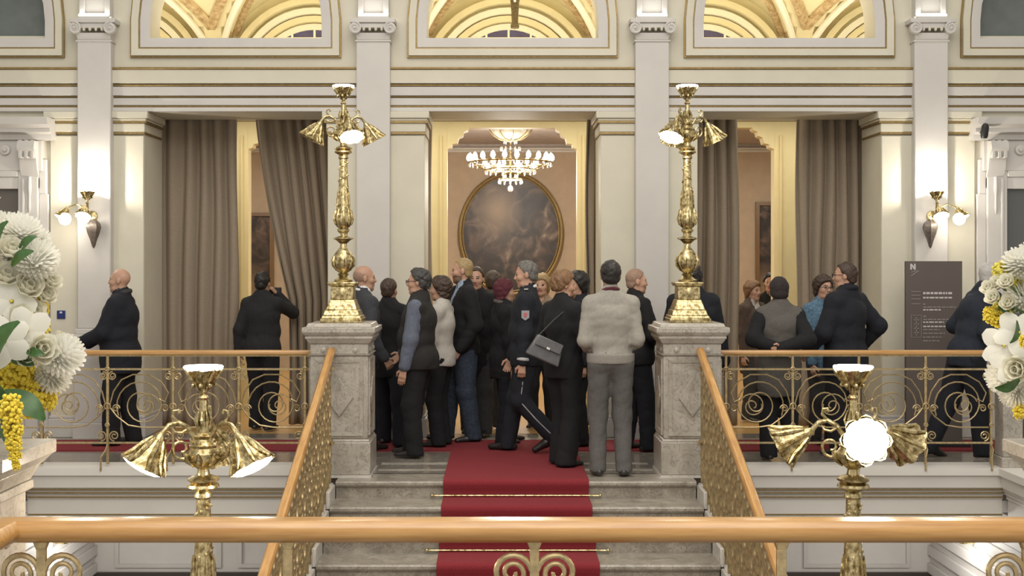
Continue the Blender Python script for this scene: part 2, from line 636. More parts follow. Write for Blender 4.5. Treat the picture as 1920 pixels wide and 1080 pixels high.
for b in range(-2, 3):
    area_light('corridor_uplight', (b * BAY, 15.0, 4.02), (PI, 0, 0), 1.6, 3.4, 76, (1.0, 0.94, 0.76))

# hanging lamp in the vaulted corridor, seen through the middle opening
t = thing('hanging_lamp', 'bronze hanging lamp stem inside the middle arched opening', 'lamp', (0.06, 15.5, 5.0))
BRONZE = mat('aged_bronze', (0.16, 0.125, 0.07), 0.35, 0.7, var=0.4, scale=30)
m = MB()
m.lathe([(0.05, -0.32), (0.055, -0.29), (0.04, -0.25), (0.045, -0.12), (0.05, -0.06), (0.03, -0.03), (0.02, 0.0)], 14)
m.build('lamp_body', BRONZE, t)
for s in (-1, 1):
    m = MB()
    m.tube([(0.025 * s, 0, -0.05), (0.04 * s, 0, 0.04), (0.055 * s, 0, 0.11), (0.085 * s, 0, 0.145)], [0.022, 0.02, 0.02, 0.012], 8)
    m.build('arm', BRONZE, t)
m = MB()
m.lathe([(0.012, -0.02), (0.02, 0.03), (0.022, 0.10), (0.01, 0.13)], 12)
m.build('glass', mat('pale_glass', (0.8, 0.78, 0.7), 0.2), t)
m = MB()
m.tube([(0, 0, 0.12), (0, 0, 0.7)], 0.008, 6)
m.build('stem', BRONZE, t)

# ------------------------------------------------------------------ ante-room and saloon behind the doorways
m = MB()
for x0, x1 in ((-7.6, -3.15), (-1.95, -0.76), (0.80, 1.95), (3.17, 7.6)):
    m.box(x0, x1, 15.0, 15.18, 0, 3.39)
m.box(-7.6, 7.6, 15.0, 15.18, 3.39, 3.86)
wy = tag(m.build('wall_anteroom', YELLOW), 'yellow wall with wide openings behind the doorways', 'wall', kind='structure')
for x0, x1 in ((-3.15, -1.95), (-0.76, 0.80), (1.95, 3.17)):
    for s, xe in ((1, x0), (-1, x1)):
        m = MB()       # stepped corbel in each upper corner
        prof = [(0, 0), (0, -0.26), (0.05, -0.24), (0.06, -0.2), (0.12, -0.19), (0.14, -0.12), (0.19, -0.10), (0.2, -0.05), (0.25, -0.03), (0.26, 0)]
        m.prism([(xe + s * a, 3.39 + b) for a, b in prof], 14.99, 15.19)
        m.build('corbel', YELLOW, wy)
        m = MB()
        m.box(min(xe - s * 0.06, xe - s * 0.09), max(xe - s * 0.06, xe - s * 0.09), 14.97, 15.0, 0.0, 3.3)
        m.build('jamb_moulding', mat('yellow_pale', (0.72, 0.6, 0.32), 0.6), wy, bevel=0.004)
m = MB()
m.box(-7.6, 7.6, 14.94, 15.0, 3.47, 3.58)
m.build('moulding', WHITE, wy, bevel=0.01)
m = MB()
m.box(-7.6, 7.6, 13.25, 15.0, 3.60, 3.68)
tag(m.build('ceiling_anteroom', CREAM), 'flat ceiling of the anteroom behind the doorways', 'ceiling', kind='structure')
m = MB()
m.box(-7.6, 7.6, 21.2, 21.4, 0, 3.95)
wf = tag(m.build('wall_saloon', BEIGE), 'beige far wall of the saloon with the oval painting', 'wall', kind='structure')
m = MB()
m.box(-7.6, 7.6, 21.12, 21.2, 3.70, 3.74)
m.box(-7.6, 7.6, 21.15, 21.2, 3.66, 3.70)
m.build('moulding', WHITE, wf, bevel=0.008)
m = MB()
m.box(-7.6, 7.6, 21.17, 21.2, 3.74, 3.95)
m.build('stucco_frieze', MAUVE, wf)
m = MB()
m.box(-7.6, 7.6, 15.18, 21.2, 3.80, 3.86)
cs = tag(m.build('ceiling_saloon', MAUVE), 'mauve stucco ceiling of the saloon', 'ceiling', kind='structure')
m = MB()
m.box(-7.6, 7.6, 12.86, 21.4, -0.06, 0.0)
fl2 = tag(m.build('floor_parquet', PARQ), 'oak parquet floor beyond the doorways', 'floor', kind='structure')
for s in (-1, 1):
    m = MB()
    m.box(s * 7.6 - 0.05, s * 7.6 + 0.05, 10.0, 21.3, -0.1, 6.4)
    tag(m.build('wall_%s' % ('left' if s < 0 else 'right'), CREAM), 'side wall at the %s end of the landing' % ('left' if s < 0 else 'right'), 'wall', kind='structure')

# ------------------------------------------------------------------ landing floor, ledge, stairwell
m = MB()
m.box(-7.6, 7.6, 10.72, 12.86, -0.12, 0.0)
m.box(-1.78, 1.78, 10.36, 10.72, -0.12, 0.0)
floor = tag(m.build('floor', FLOORM), 'dark grey polished marble floor of the upper landing', 'floor', kind='structure')
m = MB()
m.box(-7.6, 7.6, 12.36, 12.52, 0.0, 0.003)
m.build('floor_stripe', STEPM, floor)
for (y0, y1) in ((10.52, 10.6), (10.86, 10.94)):  # two paler marble bands across the landing floor
    m = MB()
    m.box(-1.16, 1.16, y0, y1, 0.0, 0.003)
    m.build('floor_stripe', MARBLE, floor)

LP = [(0.0, 0.002), (-0.075, 0.0), (-0.075, -0.062), (-0.05, -0.068), (-0.04, -0.172), (-0.02, -0.18), (-0.02, -0.2), (0.0, -0.208), (0.0, -0.235),
      (0.02, -0.243), (0.02, -0.275), (0.035, -0.285), (0.035, -0.43), (0.25, -0.43), (0.25, 0.002)]
for i, (s) in enumerate((-1, 1)):
    m = MB()
    xa, xb = sorted((s * 1.78, s * 4.2))
    m.prism([(10.72 + a, b) for a, b in LP], xa, xb, 'x')
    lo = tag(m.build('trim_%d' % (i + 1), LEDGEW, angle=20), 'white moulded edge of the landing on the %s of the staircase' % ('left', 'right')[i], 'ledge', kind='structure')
    for z, d in ((-0.19, -0.028), (-0.223, -0.008), (-0.262, 0.012), (-0.415, 0.028)):
        q = MB()
        q.box(xa, xb, 10.72 + d, 10.76 + d, z - 0.005, z + 0.005)
        q.build('gilt_line', GILT, lo)
    m = MB()
    m.prism([(s * (4.2 + a), b) for a, b in LP], 3.6, 10.72, 'y')
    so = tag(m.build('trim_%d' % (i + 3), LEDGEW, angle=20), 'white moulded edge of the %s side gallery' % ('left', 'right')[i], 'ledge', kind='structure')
    m = MB()
    xa, xb = sorted((s * 4.4, s * 7.6))
    m.box(xa, xb, 3.6, 10.72, -0.12, 0.0)
    tag(m.build('floor_%s_gallery' % ('left', 'right')[i], FLOORM), 'marble floor of the %s side gallery' % ('left', 'right')[i], 'floor', kind='structure')
    # lower side wall with sloping-away panel mouldings
    m = MB()
    xa, xb = sorted((s * 4.25, s * 4.5))
    m.box(xa, xb, 3.6, 12.7, -3.0, -0.43)
    lw = tag(m.build('wall_lower_%s' % ('left', 'right')[i], WHITE), 'white panelled wall below the %s gallery' % ('left', 'right')[i], 'wall', kind='structure')
    for z0 in (-0.62, -0.80, -0.98, -1.16, -1.34):
        q = MB()
        xa, xb = sorted((s * 4.22, s * 4.25))
        q.box(xa, xb, 3.6, 12.7, z0 - 0.055, z0 + 0.055)
        q.build('panel_moulding', WHITE, lw, bevel=0.012)
m = MB()
m.box(-4.5, 4.5, 12.7, 12.85, -3.0, -0.12)
wl = tag(m.build('wall_lower_back', WHITE), 'white wall under the landing behind the staircase', 'wall', kind='structure')
m = MB()
m.box(-4.3, 4.3, 12.66, 12.7, -3.0, -1.385)
m.build('skirting', DSKIRT, wl)
for s in (-1, 1):
    for a, b in ((1.9, 2.75), (3.0, 4.0)):
        q = MB()
        x0, x1 = sorted((s * a, s * b))
        q.sweep([(x0, 12.7, -1.3), (x0, 12.7, -0.85), (x1, 12.7, -0.85), (x1, 12.7, -1.3)], [(0, 0), (0, -0.03), (0.04, -0.02), (0.04, 0)], closed=True)
        q.build('panel_moulding', WHITE, wl, angle=25)
m = MB()
m.box(-4.5, 4.5, 10.76, 12.7, -0.4, -0.3)
tag(m.build('ceiling_under_landing', WHITE), 'underside of the landing slab', 'ceiling', kind='structure')
m = MB()
m.box(-4.5, 4.5, 2.5, 12.8, -2.1, -1.95)
tag(m.build('floor_lower', FLOORM), 'marble floor at the foot of the staircase', 'floor', kind='structure')

# staircase: every step a part
RI, TR, NS = 0.137, 0.36, 14
st = thing('staircase', 'straight grey marble staircase rising to the landing', 'staircase', (0, 10, 0), kind='structure')
for k in range(NS):
    z = -RI * k
    y1 = (0.36 if k == 0 else 0.03) - TR * k + (0.0 if k == 0 else TR)
    m = MB()
    y0 = -TR * k
    m.prism([(y0 + 0.02, z - RI - 0.02), (y0 + 0.02, z - 0.05), (y0, z - 0.045), (y0 - 0.012, z - 0.03), (y0 - 0.012, z - 0.012), (y0, z), (y0 + TR + 0.02, z), (y0 + TR + 0.02, z - RI - 0.02)], -1.445, 1.445, 'x')
    m.build('step', STEPM, st, angle=25)
for s in (-1, 1):
    xa, xb = sorted((s * 1.476, s * 1.66))
    m = MB()
    e = 10 - TR * NS
    m.prism([(0.1, -0.03), (0.1, -0.6), (-TR * NS, -RI * NS - 0.5), (-TR * NS, -RI * NS - 0.03), (0.0, -0.03)], xa, xb, 'x')
    m.build('stringer', PALEM, st, angle=20)
    for k in range(NS):      # pale end blocks that carry the balusters
        m = MB()
        m.box(min(s * 1.446, s * 1.475), max(s * 1.446, s * 1.475), -TR * (k + 1), -TR * k - 0.02, -RI * (k + 1) - 0.02, -RI * k - 0.02)
        m.build('step_end_block', PALEM, st, bevel=0.008)

# carpets
prof = [(12.1, 0.0)]
top = [(11.62, 0.014), (10.03, 0.016)]
for k in range(NS):
    y0, z = 10 - TR * k, -RI * k
    top += [(y0 - 0.005, z + 0.014), (y0 - 0.022, z - 0.004), (y0 - 0.026, z - 0.03), (y0 - 0.012, z - 0.06), (y0 - 0.002, z - RI + 0.03), (y0 - 0.012, z - RI + 0.016), (y0 - TR + 0.03, z - RI + 0.014)]
nrm = [(a + 0.0, b - 0.013) for a, b in top]
m = MB()
n = len(top)
for x in (-0.583, 0.583):
    pass
vs = [(x, a, b) for x in (-0.583, 0.583) for a, b in top] + [(x, a + 0.004, b - 0.012) for x in (-0.583, 0.583) for a, b in top]
fs = [(i, i + 1, n + i + 1, n + i) for i in range(n - 1)] + [(2 * n + i, 3 * n + i, 3 * n + i + 1, 2 * n + i + 1) for i in range(n - 1)]
fs += [(i, 2 * n + i, 2 * n + i + 1, i + 1) for i in range(n - 1)] + [(n + i, n + i + 1, 3 * n + i + 1, 3 * n + i) for i in range(n - 1)]
m.add(vs, fs)
tag(m.build('stair_carpet', CARPET, angle=50), 'red carpet runner laid down the middle of the staircase', 'carpet')
m = MB()
m.box(-7.4, 7.4, 11.62, 12.32, 0.0, 0.012)
tag(m.build('landing_carpet', CARPET), 'red carpet strip running along the landing behind the balustrades', 'carpet')
rod = MB()
rod.tube([(-0.665, 0, 0), (0.665, 0, 0)], 0.008, 8)
ROD = rod.mesh('rod', BRASS)
eye = MB()
eye.sphere((0, 0, 0), 0.016, 8, 6)
EYE = eye.mesh('rod_knob', BRASS)
ordn = ('topmost', 'second', 'third', 'fourth', 'fifth', 'sixth', 'seventh')
for k in range(7):
    t = thing('stair_rod', '%s brass stair rod across the red carpet, counted from the landing' % ordn[k], 'stair rod', (0, 10 - TR * k - 0.026, -RI * (k + 1) + 0.028), group='brass stair rods')
    inst(ROD, 'rod', t)
    for s in (-1, 1):
        inst(EYE, 'rod_knob', t, (s * 0.672, 0, 0))

# ornate door surrounds at both ends of the rear wall
for i, s in enumerate((-1, 1)):
    cx = s * 2 * BAY
    t = thing('door_%d' % (i + 1), 'white carved door surround with dark %s at the %s edge of the rear wall' % (('door leaf', 'left'), ('glass panel', 'right'))[i], 'door', (cx, YW, 0), kind='structure')
    m = MB()
    m.box(-0.62, 0.62, -0.03, 0.0, 0.0, 2.5)
    m.build('door_leaf', mat('door_leaf_dark', (0.12, 0.105, 0.09), 0.4) if i == 0 else mat('mirror_dark', (0.10, 0.105, 0.10), 0.1), t)
    for q in (-1, 1):
        m = MB()
        m.box(min(q * 0.62, q * 0.82), max(q * 0.62, q * 0.82), -0.09, 0.0, 0.0, 2.68)
        m.box(min(q * 0.66, q * 0.69), max(q * 0.66, q * 0.69), -0.105, -0.09, 0.1, 2.6)
        m.build('door_jamb', WHITE, t, bevel=0.008)
        m = MB()   # console with drop
        m.prism([(-0.09, 2.98), (-0.2, 2.97), (-0.22, 2.9), (-0.15, 2.8), (-0.13, 2.7), (-0.09, 2.62)], q * 0.74 - 0.085, q * 0.74 + 0.085, 'x')
        m.build('console', WHITE, t, angle=20)
        m = MB()
        m.lathe([(0.005, 2.25), (0.014, 2.3), (0.01, 2.42), (0.022, 2.5), (0.016, 2.62)], 8, (q * 0.74, -0.1, 0))
        m.build('console_drop', WHITE, t)
        m = MB()
        for z in (-0.06, 0.0, 0.06):
            m.box(q * 0.74 + z - 0.018, q * 0.74 + z + 0.018, -0.2, -0.1, 2.80, 2.98)
        m.build('triglyph', WHITE, t, bevel=0.006)
        m = MB()
        m.lathe([(0.05, 0), (0.05, 0.015), (0.025, 0.02), (0.02, 0.035), (0.0, 0.04)], 14, (q * 0.5, -0.1, 2.89), Matrix.Rotation(PI / 2, 4, 'X'))
        m.build('rosette', WHITE, t)
        m = MB()
        m.box(q * 0.865 - 0.045, q * 0.865 + 0.045, -0.055, 0.0, 0.0, 2.45)
        m.box(q * 0.855 - 0.035, q * 0.855 + 0.035, -0.055, 0.0, 2.45, 2.8)
        m.build('outer_strip', WHITE, t, bevel=0.006)
    m = MB()
    m.box(-0.82, 0.82, -0.08, 0.0, 2.5, 2.62)
    m.box(-0.62, 0.62, -0.1, 0.0, 2.62, 2.68)
    m.build('door_head', WHITE, t, bevel=0.008)
    m = MB()
    m.box(-0.86, 0.86, -0.09, 0.0, 2.68, 2.99)
    m.build('frieze', WHITE, t, bevel=0.006)
    m = MB()
    m.prism([(0, 2.99), (-0.12, 2.99), (-0.14, 3.04), (-0.2, 3.06), (-0.2, 3.1), (-0.27, 3.13), (-0.29, 3.2), (0, 3.2)], -0.98, 0.98, 'x')
    m.build('cornice', WHITE, t, angle=20)

# added globe lamps, hidden behind the front rail, that brighten the lower walls
for i, q in enumerate((-1, 1)):
    t = thing('added_lower_lamp', 'added white globe lamp brightening the %s lower wall under the gallery' % ('left', 'right')[i], 'lamp', (q * 4.12, 11.45, -0.72), group='added lower hall lamps')
    m = MB()
    m.sphere((-q * 0.02, 0, 0), 0.07, 14, 10)
    m.build('globe', mat('globe_glass', (1, 1, 1), 0.4, emit=(1.0, 0.97, 0.9), strength=6), t)
    m = MB()
    m.box(min(0, q * 0.13), max(0, q * 0.13), -0.015, 0.015, -0.1, -0.07)
    m.lathe([(0.03, -0.1), (0.045, -0.07), (0.03, -0.05)], 12)
    m.build('bracket', BRASS, t)
    point_light('lower_fill_light', (-q * 0.2, -0.05, -0.05), 11, (1, 0.97, 0.93), 0.07, t)
for q in (-1, 1):
    area_light('lower_hall_fill', (q * 2.9, 11.6, -0.45), (0, 0, 0), 2.2, 0.6, 12, (1, 0.95, 0.9))  # unseen area light added to brighten the space under the landing

# ================================================================== OBJECTS
# ------------------------------------------------------------------ curtains
def curtain(name, label, xl0, xr0, xl1, xr1, y, folds, seed, ztop=3.5, zmid=1.35):
    """gathered curtain; left and right edges at the top (0) and from zmid to the floor (1)"""
    rnd = random.Random(seed)
    nu, nv = folds * 8, 26
    ph = [rnd.uniform(-0.5, 0.5) for _ in range(folds + 1)]
    am = [rnd.uniform(0.6, 1.15) for _ in range(folds + 1)]
    m = MB()
    vs, fs = [], []
    for j in range(nv + 1):
        z = 0.015 + (ztop - 0.015) * j / nv
        t = min(1, max(0, (ztop - z) / (ztop - zmid)))
        t = t ** 1.25
        xl, xr = xl0 + (xl1 - xl0) * t, xr0 + (xr1 - xr0) * t
        for i in range(nu + 1):
            u = i / nu
            k = u * folds
            q = int(min(folds - 1, k))
            fr = k - q
            p = ph[q] * (1 - fr) + ph[q + 1] * fr
            a = am[q] * (1 - fr) + am[q + 1] * fr
            wv = math.sin(2 * PI * (k + 0.25 * p + 0.05 * math.sin(z * 1.7 + p * 6)))
            vs.append((xl + (xr - xl) * u + 0.012 * math.sin(z * 2 + q), y + a * 0.052 * wv + 0.01 * math.sin(z * 3 + u * 9), z))
    for j in range(nv):
        for i in range(nu):
            a = j * (nu + 1) + i
            fs.append((a, a + 1, a + nu + 2, a + nu + 1))
    m.add(vs, fs)
    o = thing(name, label, 'curtain', (0, 0, 0), group='doorway curtains')
    c = m.build('curtain_cloth', CURTAIN, o, angle=0)
    c.data.polygons.foreach_set('use_smooth', [True] * len(c.data.polygons))
    so = c.modifiers.new('thickness', 'SOLIDIFY')
    so.thickness = 0.012
    h = MB()
    h.box(min(xl0, xl1) - 0.02, max(xr0, xr1) + 0.02, y - 0.03, y + 0.03, ztop, ztop + 0.05)
    h.build('curtain_heading', CURTAIN, o)
    return o


curtain('door_curtain', 'wide taupe curtain hanging straight beside the leftmost pillar', -3.9, -2.94, -3.9, -2.94, 13.36, 6, 1)
curtain('door_curtain', 'taupe curtain swept aside diagonally in the left doorway', -2.80, -1.75, -2.42, -1.75, 13.5, 8, 2)
curtain('door_curtain', 'narrow taupe curtain edge at the left of the middle doorway', -0.93, -0.865, -0.93, -0.865, 13.4, 1, 3)
curtain('door_curtain', 'narrow taupe curtain at the right side of the middle doorway', 0.80, 0.96, 0.80, 0.96, 13.4, 2, 4)
curtain('door_curtain', 'taupe curtain at the left side of the right doorway behind the lamp', 1.80, 2.43, 1.80, 2.43, 13.42, 5, 5)
curtain('door_curtain', 'taupe curtain hanging beside the rightmost pillar in the right doorway', 3.06, 3.84, 3.06, 3.84, 13.4, 6, 6)

# ------------------------------------------------------------------ paintings in the saloon
PAINT = bpy.data.materials.new('dark_oil_painting')
PAINT.use_nodes = True
nt = PAINT.node_tree
b = nt.nodes['Principled BSDF']
b.inputs['Roughness'].default_value = 0.45
tc = nt.nodes.new('ShaderNodeTexCoord')
nz = nt.nodes.new('ShaderNodeTexNoise')
nz.inputs['Scale'].default_value = 2.6
nz.inputs['Detail'].default_value = 7
nz.inputs['Distortion'].default_value = 1.6
rp = nt.nodes.new('ShaderNodeValToRGB')
els = rp.color_ramp.elements
els[0].position, els[0].color = 0.3, (0.014, 0.011, 0.011, 1)
els[1].position, els[1].color = 0.8, (0.34, 0.27, 0.19, 1)
for p, c in ((0.45, (0.03, 0.023, 0.022, 1)), (0.56, (0.075, 0.05, 0.04, 1)), (0.64, (0.13, 0.092, 0.072, 1))):
    e = els.new(p)
    e.color = c
nt.links.new(tc.outputs['Object'], nz.inputs['Vector'])
nt.links.new(nz.outputs['Fac'], rp.inputs[0])
gd = nt.nodes.new('ShaderNodeTexGradient')
gd.gradient_type = 'SPHERICAL'
mp = nt.nodes.new('ShaderNodeMapping')
mp.inputs['Location'].default_value = (0.5, 0, -0.75)
mp.inputs['Scale'].default_value = (2.2, 2.2, 1.9)
nt.links.new(tc.outputs['Object'], mp.inputs[0])
nt.links.new(mp.outputs[0], gd.inputs[0])
mx = nt.nodes.new('ShaderNodeMixRGB')
mx.inputs[2].default_value = (0.26, 0.18, 0.11, 1)
nt.links.new(gd.outputs['Fac'], mx.inputs[0])
nt.links.new(rp.outputs[0], mx.inputs[1])
nt.links.new(mx.outputs[0], b.inputs['Base Color'])

t = thing('oval_painting', 'large dark oval oil painting in a gilt frame on the far saloon wall', 'painting', (XW(958, 21.1), 21.12, ZW(438, 21.1)))
m = MB()
m.prism([(0.845 * math.cos(2 * PI * i / 64), 1.0 * math.sin(2 * PI * i / 64)) for i in range(64)], 0.0, 0.04)
m.build('canvas', PAINT, t, angle=20)
for r, rr, mt in ((0.86, 0.026, GILT), (0.815, 0.012, GILT)):
    m = MB()
    m.tube([(r * math.cos(2 * PI * i / 64), -0.01, (r + 0.155) * math.sin(2 * PI * i / 64)) for i in range(64)], rr, 8, closed=True)
    m.build('frame', mt, t)
for i, (px, py) in enumerate(((483, 405), (1447, 385))):
    t = thing('tall_painting', 'tall dark framed painting seen through the %s doorway' % ('left', 'right')[i], 'painting', (XW(px, 21.1), 21.17, 0.9))
    zt = ZW(py, 21.1) - 0.9
    m = MB()
    m.box(-0.2, 0.2, -0.02, 0.02, 0, zt)
    m.build('canvas', PAINT, t)
    m = MB()
    m.sweep([(-0.2, -0.02, 0), (-0.2, -0.02, zt), (0.2, -0.02, zt), (0.2, -0.02, 0)], [(0, 0.03), (0, -0.03), (0.06, -0.02), (0.06, 0.03)], closed=True)
    m.build('frame', mat('frame_wood', (0.16, 0.09, 0.04), 0.4), t, angle=25)

# ------------------------------------------------------------------ chandelier
t = thing('chandelier', 'lit crystal chandelier hanging in front of the oval painting', 'chandelier', (XW(957, 18), 18.0, 3.22))
m = MB()
m.tube([(0, 0, -0.2), (0, 0, 0.58)], 0.014, 8)
m.build('stem', BRASS, t)
for r, z, q in ((0.60, 0.0, 0.016), (0.36, -0.1, 0.012), (0.17, -0.24, 0.012)):
    m = MB()
    m.tube([(r * math.cos(2 * PI * i / 40), r * math.sin(2 * PI * i / 40), z) for i in range(40)], q, 6, closed=True)
    m.build('ring', BRASS, t)
bm_ = MB()
bm_.lathe([(0.005, 0.0), (0.03, 0.02), (0.036, 0.05), (0.024, 0.085), (0.004, 0.11)], 10)
BL = bm_.mesh('bulb', BULBS)
for i in range(22):
    a = 2 * PI * i / 22
    inst(BL, 'bulb', t, (0.60 * math.cos(a), 0.60 * math.sin(a), 0.02))
for i in range(8):
    a = 2 * PI * (i + 0.4) / 8
    inst(BL, 'bulb', t, (0.36 * math.cos(a), 0.36 * math.sin(a), -0.08), scale=(0.8, 0.8, 0.8))
    m = MB()
    m.tube([(0.02 * math.cos(a), 0.02 * math.sin(a), -0.12), (0.3 * math.cos(a), 0.3 * math.sin(a), -0.14), (0.6 * math.cos(a), 0.6 * math.sin(a), 0.0)], 0.009, 6)
    m.build('arm', BRASS, t)
cr = MB()
for r, z, n in ((0.6, -0.03, 30), (0.36, -0.14, 20), (0.17, -0.28, 12), (0.1, -0.2, 8), (0.26, -0.1, 16), (0.14, 0.2, 12), (0.09, 0.3, 8)):
    for i in range(n):
        a = 2 * PI * i / n
        cr.sphere((r * math.cos(a), r * math.sin(a), z), (0.014, 0.014, 0.03), 6, 4)
cr.sphere((0, 0, -0.38), (0.04, 0.04, 0.05), 8, 6)
o = cr.build('crystal_drops', CRYSTAL, t)
o['kind'] = 'stuff'
m = MB()
m.lathe([(0.01, 0.32), (0.16, 0.345), (0.26, 0.41), (0.32, 0.5), (0.335, 0.58)], 24, cap=False)
m.build('glass_bowl', mat('bowl_glass', (0.36, 0.33, 0.27), 0.15, var=0.4, scale=14), t)
for i in range(8):
    a = 2 * PI * i / 8 + 0.2
    m = MB()
    m.tube([(r * math.cos(a), r * math.sin(a), z) for r, z in ((0.02, 0.31), (0.165, 0.335), (0.268, 0.405), (0.33, 0.5), (0.345, 0.58))], 0.012, 6)
    m.build('bowl_rib', IRON, t)
point_light('chandelier_light', (0, 0, -0.3), 210, (1, 0.93, 0.82), 0.3, t)
for x in (-4.2, 4.2):
    area_light('saloon_fill_light', (x, 18.4, 3.75), (0, 0, 0), 2, 2, 80, (1, 0.92, 0.8))  # unseen fill added to brighten the sides of the saloon
area_light('anteroom_fill_light', (0, 14.1, 3.58), (0, 0, 0), 8.5, 0.5, 100, (1, 0.93, 0.78))  # unseen fill added to light the closed space around the curtains

# ------------------------------------------------------------------ standing lamps: builder
petal = lambda n, amp: (lambda a, t: 1 + amp * (t ** 1.6) * (abs(math.cos(n * a / 2)) - 0.5))
bell = MB()
bell.lathe([(0.012, 0.0), (0.022, 0.012), (0.03, 0.035), (0.042, 0.065), (0.058, 0.10), (0.074, 0.135), (0.092, 0.162), (0.102, 0.172)], 32, ruf=petal(8, 0.22), cap=False)
bell.lathe([(0.097, 0.170), (0.087, 0.158), (0.07, 0.132), (0.054, 0.10), (0.038, 0.065)], 32, ruf=petal(8, 0.2), cap=False)
for k in range(8):       # leaf relief on the outside of the bell
    a = 2 * PI * k / 8
    ca, sa = math.cos(a), math.sin(a)
    bell.tube([(0.03 * ca, 0.03 * sa, 0.03), (0.055 * ca, 0.055 * sa, 0.075), (0.078 * ca, 0.078 * sa, 0.125), (0.112 * ca, 0.112 * sa, 0.165)], [0.006, 0.012, 0.012, 0.004], 6)
BELL = bell.mesh('lamp_shade', BRASS)
gl = MB()
gl.lathe([(0.05, 0.10), (0.064, 0.128), (0.081, 0.155), (0.095, 0.174), (0.07, 0.186), (0.035, 0.192), (0.001, 0.194)], 32, ruf=lambda a, t: 1 + 0.14 * (1 - t) * (abs(math.cos(4 * a)) - 0.5), cap=False)
GLASS_SH = gl.mesh('lamp_glass', BULB)
cupm = MB()
cupm.lathe([(0.012, 0.0), (0.02, 0.015), (0.018, 0.03), (0.034, 0.05), (0.05, 0.075), (0.066, 0.105), (0.078, 0.12)], 32, ruf=petal(7, 0.08), cap=False)
for k in range(7):
    a = 2 * PI * k / 7 + 0.2
    ca, sa = math.cos(a), math.sin(a)
    cupm.tube([(0.022 * ca, 0.022 * sa, 0.02), (0.046 * ca, 0.046 * sa, 0.06), (0.074 * ca, 0.074 * sa, 0.10), (0.09 * ca, 0.09 * sa, 0.122)], [0.005, 0.011, 0.011, 0.006], 6)
    cupm.sphere((0.05 * ca, 0.05 * sa, 0.045), 0.011, 6, 5)
CUP = cupm.mesh('top_cup', BRASS)
cg = MB()
cg.lathe([(0.05, 0.10), (0.088, 0.123), (0.092, 0.129), (0.088, 0.135), (0.001, 0.136)], 28, cap=False)
CUPG = cg.mesh('top_glass', BULB)
armm = MB()     # arm in the xz plane reaching towards +x, with scrolls
pts = [(0.03, 0, 1.60), (0.045, 0, 1.655), (0.075, 0, 1.70), (0.115, 0, 1.722), (0.155, 0, 1.712), (0.182, 0, 1.68), (0.19, 0, 1.655)]
armm.tube(pts, [0.014, 0.012, 0.011, 0.011, 0.011, 0.012, 0.016], 8)
armm.tube(spiral(0.10, 1.60, 0.06, 0.014, PI * 0.75, 1.4, 24), [0.009 - 0.003 * i / 24 for i in range(25)], 6)
armm.tube([(0.115, 0, 1.722), (0.14, 0, 1.75), (0.135, 0, 1.775), (0.115, 0, 1.778), (0.108, 0, 1.76)], [0.009, 0.008, 0.007, 0.007, 0.009], 6)
armm.tube([(0.07, 0, 1.69), (0.1, 0, 1.672), (0.13, 0, 1.678), (0.145, 0, 1.7)], [0.006, 0.007, 0.007, 0.004], 6)
ARM = armm.mesh('arm', BRASS)


